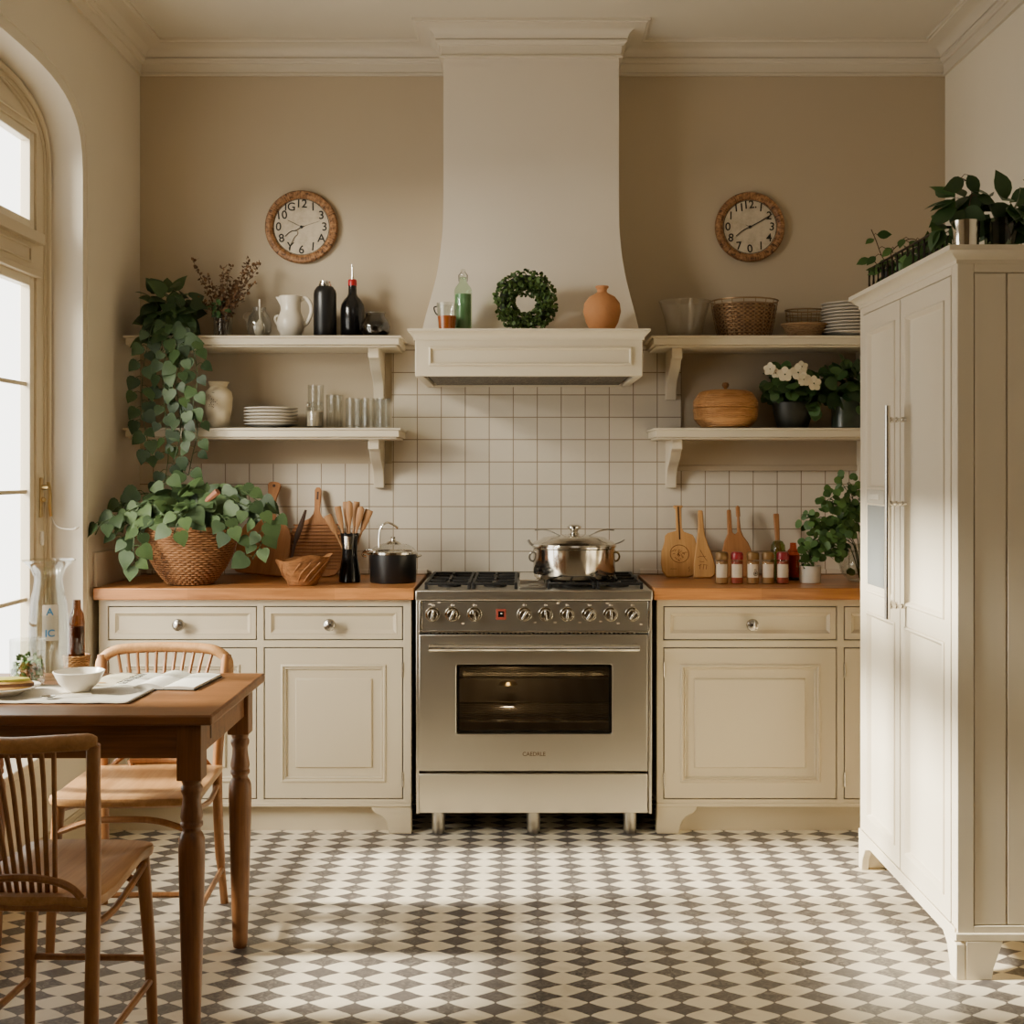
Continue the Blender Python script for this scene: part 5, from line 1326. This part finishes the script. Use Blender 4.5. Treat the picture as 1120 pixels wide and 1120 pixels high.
mb = MB(); mb.lathe([(.0005, .012), (.023, .012), (.023, .10), (.0005, .102)], seg=22); mb.build('contents', plain('chilli_oil', lin(176, 74, 34), .3), oa)
mb = MB(); mb.lathe([(.0265, .0), (.0268, .012), (.0255, .0125)], seg=26); mb.build('dark_base', M['black_satin'], oa)
jl = ['spice jar with brown lid nearest the pale boards', 'red-lidded spice jar second from the boards', 'spice jar with dark emblem on its label in the middle', 'brown-lidded spice jar next to the last red one', 'red-lidded spice jar at the white pot end of the row']
for px, red, lb in zip((789.5, 806, 823.5, 840, 856), (0, 1, 0, 0, 1), jl):
    t = thing('spice_jar', lb, 'jar', (X(px, 4.985), Y(4.985), CT), 0, 'spice jars in a row on the worktop')
    b = MB(); b.lathe([(.0005, 0), (.0225, 0), (.0245, .003), (.0245, .092), (.021, .098), (.021, .100), (.0005, .100)], seg=28); b.build('jar_body', thin_glass('jar_glass_' + str(px), (.95, .93, .9), .03, .9) , t)
    b = MB(); b.lathe([(.0005, .004), (.0232, .004), (.0232, .088), (.0005, .089)], seg=24); b.build('contents', M['spicered'] if red else M['spice'], t)
    b = MB(); b.lathe([(.0238, .094), (.0245, .097), (.0245, .115), (.022, .122), (.016, .125), (.0005, .125)], seg=28); b.build('lid', M['redlid'] if red else M['jarlid'], t)
    b = MB(); vs = []
    for i in range(11):
        a = rad(-155 + i * 11)
        for z in (.026, .078): vs.append((.0252 * math.cos(a), .0252 * math.sin(a), z))
    b.add(vs, [(2 * i, 2 * i + 2, 2 * i + 3, 2 * i + 1) for i in range(10)]); lbp = b.build('paper_label', M['labelpaper'], t)
    if px == 823.5:
        b = MB(); b.tube([(.006 + .008 * math.cos(2 * PI * k / 16), -.0258, .042 + .008 * math.sin(2 * PI * k / 16)) for k in range(16)], .0010, 4, closed=True); b.ball((.006, -.0255, .042), .0038, 8, 6); b.tube([(0, -.0258, .054), (.004, -.0258, .058), (.009, -.0258, .055)], .0009, 4); b.build('label_emblem', M['ink'], lbp)
wp = thing('herb_pot', 'small white ceramic pot of green herbs on the worktop', 'plant', (X(886, 5.02), Y(5.02), CT))
mb = MB(); mb.lathe([(.0005, 0), (.036, 0), (.0405, .004), (.0425, .068), (.0385, .068), (.037, .010), (.0005, .056)], seg=36); mb.build('pot', M['white'], wp)
ml = MB(); bush(ml, (-.012, -.004, .085), (.026, .022, .034), 70, .019, OVAL, (0, -.6, .6)); ml.build('foliage', M['herb'], wp, recalc=False, ang=180)
gv = thing('leafy_vase', 'round clear glass vase with tall leafy branches beside fridge', 'plant', (X(942, 5.10), Y(5.10), CT))
mb = MB(); mb.lathe([(.0005, .002), (.05, .002), (.078, .03), (.088, .068), (.078, .105), (.052, .132), (.047, .150), (.044, .150), (.048, .132), (.074, .103), (.084, .068), (.074, .032), (.047, .006), (.0005, .006)], seg=40); mb.build('vase_body', M['glass'], gv)
ml, ms = MB(), MB(); o = Vector(gv.location); W = lambda px, py, D: Vector((X(px, D), Y(D), Z(py, D))) - o
clv = lambda p: p.z > .19 or (p.x < -.085 and p.z > .10)
for pl in ([(940, 630, 5.1), (935, 595, 5.1), (918, 572, 5.08), (900, 568, 5.05), (885, 570, 5.03)], [(942, 632, 5.1), (938, 590, 5.1), (925, 560, 5.1), (908, 545, 5.08)],
           [(942, 632, 5.1), (940, 585, 5.1), (934, 550, 5.12), (927, 528, 5.12)], [(940, 632, 5.1), (932, 592, 5.06), (912, 585, 5.03), (895, 590, 5.01), (884, 600, 5.0)],
           [(945, 632, 5.1), (946, 580, 5.1), (945, 545, 5.1)], [(940, 632, 5.1), (930, 600, 5.03), (915, 600, 5.0), (905, 608, 4.98)], [(945, 630, 5.1), (950, 590, 5.08), (965, 565, 5.06)], [(942, 630, 5.1), (936, 600, 5.05), (925, 590, 4.99)]):
    vine(ml, ms, [W(*q) for q in pl], .032, .010, ROUND, (0, -1, .4), .0020, clv, .022)
    p_ = [W(*q) for q in pl]
    for q in p_[2:]: bush(ml, q, (.036, .03, .032), 17, .030, ROUND, (0, -.9, .4), clv)
bush(ml, (0, 0, .034), (.045, .045, .012), 18, .026, ROUND, (0, -.8, .4))
ml.build('foliage', M['herb'], gv, recalc=False, ang=180); ms.build('stems', M['stem'], gv)

# =============================================================== wall clocks
def clock(label, px, py, R_, numerals, hands):
    t = thing('wall_clock', label, 'clock', (X(px, 5.44), -.002, Z(py, 5.44)))
    b = MB(); b.xf = Matrix.Rotation(rad(90), 4, 'X')
    ri = R_ * .80
    b.lathe([(R_ * .98, 0), (R_, .006), (R_, .018), (R_ * .965, .027), (R_ * .87, .029), (ri, .022), (ri - .004, .014), (ri - .004, 0)], seg=64); b.build('rim', M['rim'], t)
    b = MB(); b.xf = Matrix.Rotation(rad(90), 4, 'X'); b.lathe([(.0005, .010), (ri - .003, .010), (ri - .003, .013), (.0005, .013)], seg=48); f = b.build('clock_face', M['clockface'], t)
    b = MB(); b.xf = Matrix.Rotation(rad(90), 4, 'X'); b.tube([((ri - .006) * math.cos(2 * PI * k / 64), (ri - .006) * math.sin(2 * PI * k / 64), .0134) for k in range(64)], .0011, 4, closed=True); b.build('face_line', M['ink'], f)
    for i, tx in enumerate(numerals):
        if not tx: continue
        hr = i + 1; a = rad(90 - 30 * hr); rn = ri * .79
        b = MB(); text_into(b, tx, R_ * .32, Vector((rn * math.cos(a), -.0138, rn * math.sin(a))), rnd.uniform(-.12, .12), .0004, .0007)
        b.build('numeral', M['ink'], f)
    for hp, w in hands:
        b = MB(); b.tube(spline([(x * R_, -.016, z * R_) for x, z in hp], 5), w * 1.5, 6, flat=.4); b.build('hand', M['ink'], t)
    b = MB(); b.xf = Matrix.Rotation(rad(90), 4, 'X'); b.lathe([(.006, .013), (.006, .019), (.0005, .020)], seg=14); b.build('hub', M['ink'], t)
clock('round wooden-rimmed wall clock above the pitcher and black bottles', 330, 248.5, .1545, ['I', '3', '3', 'A', '1', '6', 'Y', '8', '0', '10', 'IG', '12'],
      [([(0, 0), (-.18, .09), (-.38, .18)], .0012), ([(.08, .02), (0, 0), (-.14, -.09), (-.30, -.13), (-.45, -.26)], .0026), ([(0, 0), (.25, .08), (.5, .16)], .0007), ([(-.24, -.11), (-.12, -.12), (-.11, -.21), (-.2, -.3), (-.35, -.6)], .0014)])
clock('round wooden-rimmed wall clock above the glass bowl and baskets', 820, 248.5, .148, ['1', '2', '3', '4', '1', '0', '7', '8', '0', '1', '11', '12.'],
      [([(0, 0), (.3, .16), (.62, .36)], .0032), ([(.02, .01), (-.2, -.10), (-.40, -.26)], .0026), ([(-.12, .06), (.02, -.02)], .0014)])

# =============================================================== things on top of the fridge
bx_ = thing('planter_rail', 'black wire basket tray with scrollwork along the fridge top edge', 'basket', (FXf, FYN, FT))
def rect_path(x0, x1, y0, y1, z): return [(x0, y0, z), (x1, y0, z), (x1, y1, z), (x0, y1, z)]
bx0, bx1, by0, by1, bh = .012, .50, yl_(3.605), yl_(4.36), .082
mb = MB(); mb.tube(rect_path(bx0, bx1, by0, by1, bh), .0042, 6, closed=True); mb.tube(rect_path(bx0, bx1, by0, by1, .005), .0042, 6, closed=True); mb.build('frame', M['wire'], bx_)
b = MB()
for i in range(15):
    y = by0 + (by1 - by0) * i / 14
    b.tube([(bx0, y, .005), (bx0, y, bh)], .003, 5)
    b.tube([(bx0, y, .005), (bx1, y, .005)], .0022, 5)
for i in range(8):
    x = bx0 + (bx1 - bx0) * i / 7; b.tube([(x, by0, .005), (x, by0, bh)], .003, 5)
b.build('uprights', M['wire'], bx_)
b = MB()
for i in range(14):
    y = by0 + (by1 - by0) * (i + .5) / 14
    b.tube([(bx0, y + .022 * math.cos(2 * PI * k / 14), .042 + .026 * math.sin(2 * PI * k / 14)) for k in range(14)], .0018, 5, closed=True)
for i in range(7):
    x = bx0 + (bx1 - bx0) * (i + .5) / 7
    b.tube([(x + .024 * math.cos(2 * PI * k / 14), by0, .042 + .024 * math.sin(2 * PI * k / 14)) for k in range(14)], .0018, 5, closed=True)
b.build('scrollwork', M['wire'], bx_)
def fplant(label, x, y, r, h, mat, bushes, lm, size, shape, vines=()):
    t = thing('potted_plant', label, 'plant', (x, y, FT + (.0006 if y < yl_(3.6) + FYN else .008)))
    b = MB(); b.lathe([(.0005, 0), (r * .86, 0), (r * .88, .003), (r, h), (r - .004, h), (r - .006, h - .012), (.0005, h - .014)], seg=28); b.build('pot', mat, t)
    ml, ms = MB(), MB()
    for c_, r_, n_ in bushes: bush(ml, c_, r_, n_, size, shape, (0, -.8, .5), lambda p: p.z > (.055 if size > .07 else .03), .6)
    for v_ in vines: vine(ml, ms, v_, size * .8, size * .45, shape, (-.3, -1, .3), .0016, None, .018)
    ml.build('foliage', lm, t, recalc=False, ang=180)
    if ms.v: ms.build('stems', M['twig'], t)
    return t
fplant('shiny silver pot of dark leaves at the front corner of the fridge top', FXf + .050, yl_(3.525) + FYN, .038, .082, M['chrome'],
       [((.01, .02, .135), (.05, .03, .03), 14), ((-.040, .055, .085), (.022, .02, .045), 8), ((.05, .03, .15), (.04, .03, .03), 8)], M['ivy'], .075, OVAL, [[(0, .01, .08), (.02, .01, .17), (.0, 0, .195), (-.03, 0, .205)]])
fplant('glass pot of broad dark leaves right beside the silver pot', FXf + .150, yl_(3.535) + FYN, .047, .088, thin_glass('dark_green_glass', (.34, .40, .30), .05, 1.1),
       [((0, .01, .125), (.06, .04, .04), 24), ((.075, .0, .06), (.02, .02, .05), 10), ((0, 0, .05), (.028, .028, .03), 14)], M['ivy'], .078, OVAL)
fplant('dark leafy plant with a drooping stem against the right wall', FXf + .36, yl_(3.72) + FYN, .05, .07, M['darkpot'],
       [((0, -.01, .165), (.08, .06, .03), 18)], M['ivy'], .075, OVAL, [[(0, 0, .08), (-.05, -.02, .19), (-.10, -.02, .195)]])
fplant('loose trailing green plant at the far end of the wire tray', FXf + .072, yl_(4.27) + FYN, .045, .06, M['darkpot'],
       [((0, 0, .05), (.05, .09, .035), 40)], M['herb'], .05, OVAL, [[(0, 0, .05), (-.04, 0, .10), (-.06, .01, .16), (-.075, .01, .195)], [(0, -.02, .05), (-.02, -.03, .11), (.03, -.06, .15), (.06, -.1, .13)], [(0, 0, .05), (-.05, .0, .07), (-.07, .02, .10)]])
fplant('low green plant in the middle of the wire tray', FXf + .075, yl_(3.93) + FYN, .05, .05, M['darkpot'],
       [((0, 0, .045), (.055, .16, .035), 50)], M['herb'], .052, OVAL, [[(0, 0, .05), (-.02, -.1, .07), (0, -.2, .09)]])

# =============================================================== things on the table
def tpos(px, D, dz=0): return (X(px, D), Y(D), TZ + .0004 + dz)
cl_ = MB(); cx0, cx1, cy0, cy1 = X(40, 3.24) - .12, X(141, 3.24), Y(3.235), Y(3.50)
n = 26; vs = []; fs = []
cxm, cym = (cx0 + cx1) / 2, (cy0 + cy1) / 2
for i in range(n + 1):
    for j in range(11):
        u, v = i / n, j / 10
        x = cx0 + (cx1 - cx0) * u + .012 * v; y = cy0 + (cy1 - cy0) * v
        vs.append((x - cxm, y - cym, .0022 + .0006 * math.sin(u * 26 + v * 4)))
for i in range(n):
    for j in range(10): fs.append((i * 11 + j, (i + 1) * 11 + j, (i + 1) * 11 + j + 1, i * 11 + j + 1))
cl_.add(vs, fs)
o = cl_.build('placemat', M['cloth'], loc=(cxm, cym, TZ)); sm = o.modifiers.new('Solid', 'SOLIDIFY'); sm.thickness = .002; sm.offset = 1
tag(o, 'grey striped cloth placemat under the white bowl', 'placemat')
mz_ = .0052
bl = thing('bowl', 'small plain white bowl on the striped placemat', 'bowl', tpos(86.5, 3.405, mz_))
mb = MB(); mb.lathe([(.0005, 0), (.030, 0), (.033, .004), (.052, .022), (.067, .052), (.064, .053), (.049, .025), (.030, .010), (.0005, .008)], seg=40); mb.build('bowl_body', M['white'], bl)
sn = thing('spoon', 'silver spoon lying beside the white bowl', 'spoon', tpos(62, 3.30, mz_), rad(28))
mb = MB(); mb.lathe([(.0005, .001), (.010, .0022), (.014, .006), (.012, .005), (.0005, .003)], (-.02, 0, 0), 18, 1.35, 1); mb.build('spoon_head', M['chrome'], sn)
mb = MB(); mb.tube(spline([(-.004, 0, .005), (.02, 0, .009), (.05, 0, .006), (.085, 0, .004)], 5), .0026, 6, flat=.6); mb.build('spoon_handle', M['chrome'], sn)
pl_ = tag(MB().lathe([(.0005, 0), (.05, 0), (.055, .004), (.075, .010), (.095, .019), (.096, .0215), (.092, .0215), (.07, .0135), (.05, .008), (.0005, .007)], seg=44).build('plate', M['plate'], loc=tpos(2, 3.355, mz_)), 'pale plate under the toast at the window end of the table', 'plate')
ts = thing('toast', 'slice of toast with green spread on the pale plate', 'toast', tpos(4, 3.355, mz_ + .0135)); ts.rotation_euler = (rad(-3), 0, rad(10))
b = MB(); b.lathe([(.0005, 0), (.058, 0), (.066, .006), (.066, .016), (.06, .02), (.0005, .021)], seg=30, sx=1.12, sy=.62); b.build('bread', M['bread'], ts)
b = MB(); b.lathe([(.067, .006), (.0685, .010), (.067, .015)], seg=30, sx=1.12, sy=.62, closed_ends=False); b.build('crust', M['crust'], ts)
b = MB(); b.lathe([(.060, .0195), (.057, .026), (.04, .029), (.0005, .030)], seg=30, sx=1.12, sy=.62); b.build('spread', M['avocado'], ts)
# carafe
ca = thing('carafe', 'tall clear glass carafe with flared mouth by the window', 'carafe', tpos(53, 3.625))
mb = MB(); mb.lathe([(.0005, .001), (.048, .001), (.052, .008), (.054, .10), (.055, .16), (.050, .215), (.040, .262), (.037, .285), (.046, .312), (.066, .332), (.074, .336), (.072, .338), (.063, .334), (.043, .313), (.034, .286), (.037, .261), (.047, .214), (.052, .16), (.051, .10), (.049, .011), (.0005, .010)], seg=44); mb.build('carafe_body', M['glass'], ca)
b = MB(); vs = []
for i in range(9):
    a = rad(-88 + i * 6)
    for z in (.115, .215): vs.append((.0556 * math.cos(a) * (1 if z < .16 else .925), .0556 * math.sin(a) * (1 if z < .16 else .925), z))
b.add(vs, [(2 * i, 2 * i + 2, 2 * i + 3, 2 * i + 1) for i in range(8)]); lbk = b.build('printed_label', M['label_glassy'], ca)
for tx, z in (('A', .195), ('IC', .135)):
    a = rad(-66); rr3 = .0566 * (1 if z < .16 else .945)
    b = MB(); text_into(b, tx, .028, Vector((0, 0, 0)), 0, .0003, .0006)
    ob = b.build('blue_lettering', M['blueink'], lbk, loc=(rr3 * math.cos(a), rr3 * math.sin(a), z), rot=(0, 0, a + PI / 2))
bb = thing('brown_bottle', 'brown glass bottle standing in a tan woven cup behind the carafe', 'bottle', (X(84, 3.70), Y(3.70), TZ + .012))
mb = MB(); mb.lathe([(.0005, 0), (.021, 0), (.0225, .004), (.0225, .14), (.019, .165), (.012, .18), (.011, .205), (.0005, .206)], seg=24); mb.build('bottle_body', M['brownglass'], bb)
mb = MB(); mb.lathe([(.0005, .004), (.020, .004), (.020, .13), (.0005, .131)], seg=20); mb.build('contents', plain('brown_syrup', lin(112, 76, 50), .4), bb)
wc = thing('woven_cup', 'tan woven cup holding the brown bottle on the table', 'cup', (X(84, 3.70), Y(3.70), TZ + .0004))
b, rr = woven([(.030, .003), (.032, .03), (.036, .058)], 10, 28, .0012, .003); b.build('weave', M['chair'], wc)
mb = MB(); mb.lathe([(.0005, 0), (.029, 0), (.029, .01), (.0005, .0105)], seg=20); mb.build('cup_base', M['chair'], wc)
# terrarium glass
tg = thing('glass_jar', 'wide clear glass with green moss and a brown flower', 'jar', tpos(30, 3.512))
mb = tumbler(.047, .128, .97, .0025, .008); mb.build('jar_body', M['glass'], tg)
ml = MB(); bush(ml, (0, 0, .05), (.038, .038, .036), 260, .015, OVAL, (0, -.6, .6)); ml.build('moss', M['herb'], tg, recalc=False, ang=180)
ml = MB()
for k in range(70): d = rv(); leaf(ml, Vector((.012, -.022, .045)) + d * .012, d, d + rv(.4), .014, ROUND)
ml.build('brown_flower', leafmat('brown_flower_petal', lin(120, 80, 50), lin(186, 140, 98)), tg, recalc=False, ang=180)
# magazine and notebook
def page_stack(x0, x1, yd, th, mat_, parent, name, bulge=0.0, steps=10):
    b = MB(); vs = []; n = steps
    for i in range(n + 1):
        u = i / n; x = x0 + (x1 - x0) * u; z = th + bulge * math.sin(PI * min(1, u * 1.0)) * (1 - .3 * u)
        vs += [(x, -yd, 0), (x, yd, 0), (x, -yd, z), (x, yd, z)]
    fs = []
    for i in range(n):
        a, c = i * 4, i * 4 + 4
        fs += [(a, a + 1, c + 1, c), (a + 2, c + 2, c + 3, a + 3), (a, c, c + 2, a + 2), (a + 1, a + 3, c + 3, c + 1)]
    fs += [(0, 2, 3, 1), (n * 4, n * 4 + 1, n * 4 + 3, n * 4 + 2)]
    b.add(vs, fs); return b.build(name, mat_, parent)
mg_ = thing('magazine', 'open cream paged magazine with scribbled writing behind the bowl', 'magazine', tpos(138, 3.585), rad(-4))
page_stack(-.085, .0, .105, .004, M['cream_paper'], mg_, 'page', .004); page_stack(0, .075, .105, .004, M['paper'], mg_, 'page', .005)
b = MB(); q = random.Random(5)
for i in range(11):
    y0_ = -.085 + i * .0155; x0_ = .004
    pts = []
    for k in range(14): pts.append((x0_ + k * .0022 + q.uniform(-.0006, .0006), y0_ + q.uniform(-.0045, .0045), .0092))
    b.tube(pts, .0008, 4)
b.build('handwriting', M['ink'], mg_)
b = MB(); b.lathe([(.0005, .0080), (.018, .0082), (.014, .0088), (.0005, .009)], (-.05, -.075, 0), 14, 1.3, .6); b.build('orange_picture', plain('orange_print', lin(214, 160, 96), .7), mg_)
nbk = thing('notebook', 'open blank white notebook near the table corner', 'book', tpos(195, 3.555), rad(-5))
b = MB(); b.box(-.088, .088, -.118, .118, 0, .0025); b.build('cover', M['ink'], nbk, bevel=.001)
for nm_, a_, c_, th_, bu in (('page_block', -.084, -.002, .005, .012), ('page_block', .002, .084, .006, .003)):
    o_ = page_stack(a_, c_, .114, th_, M['paper'], nbk, nm_, bu); o_.location = (0, 0, .0026)

# =============================================================== light and camera
wd = bpy.data.worlds.new('world'); SC.world = wd; wd.use_nodes = True
bg = wd.node_tree.nodes['Background']; bg.inputs[0].default_value = (1.0, .955, .885, 1); bg.inputs[1].default_value = 6.5
def area(name, loc, direction, sx, sy, power, col, portal=False):
    l = bpy.data.lights.new(name, 'AREA'); l.shape = 'RECTANGLE'; l.size = sx; l.size_y = sy; l.energy = power; l.color = col
    if portal: l.cycles.is_portal = True
    o = bpy.data.objects.new(name, l); COL.objects.link(o); o.location = loc
    o.rotation_euler = Vector(direction).to_track_quat('-Z', 'Y').to_euler()
    return o
area('window_portal', (XL - .22, WC, 1.58), (1, 0, 0), 1.8, 2.5, 0, (1, 1, 1), True)
area('ceiling_fill', (.3, -5.0, 3.0), (0, .35, -1), 1.6, 1.0, 7, (1, .93, .82))  # added soft fill behind the camera, not a fitting of the room
area('sky_patch_light', (-4.6, -4.4, 3.2), (4.6, 4.3, -1.5), 1.7, 1.7, 640, (1, .92, .79))  # added lamp outside the window, stands in for a bright patch of sky
sl = bpy.data.lights.new('sun', 'SUN'); sl.energy = 23; sl.angle = rad(5.5); sl.color = (1, .92, .76)
so = bpy.data.objects.new('sun', sl); COL.objects.link(so); so.location = (-4, -3, 4)
so.rotation_euler = Vector((1, .03, -.475)).to_track_quat('-Z', 'Y').to_euler()
cam = bpy.data.cameras.new('camera'); cam.sensor_width = 36; cam.lens = 36 * F / 1120
cam.shift_x = -(CX - 560) / 1120; cam.shift_y = (CY - 560) / 1120
cam.clip_start = .05
co_ = bpy.data.objects.new('camera', cam); COL.objects.link(co_); co_.location = (0, -CD, CZ); co_.rotation_euler = (rad(90), 0, 0)
SC.camera = co_
SC.cycles.use_denoising = True
SC.cycles.max_bounces = 10; SC.cycles.diffuse_bounces = 5; SC.cycles.glossy_bounces = 5; SC.cycles.transparent_max_bounces = 24; SC.cycles.transmission_bounces = 8
SC.cycles.sample_clamp_indirect = 6; SC.cycles.caustics_reflective = False; SC.cycles.caustics_refractive = False
SC.view_settings.view_transform = 'AgX'
SC.view_settings.look = 'AgX - Base Contrast'
SC.view_settings.exposure = 0.0
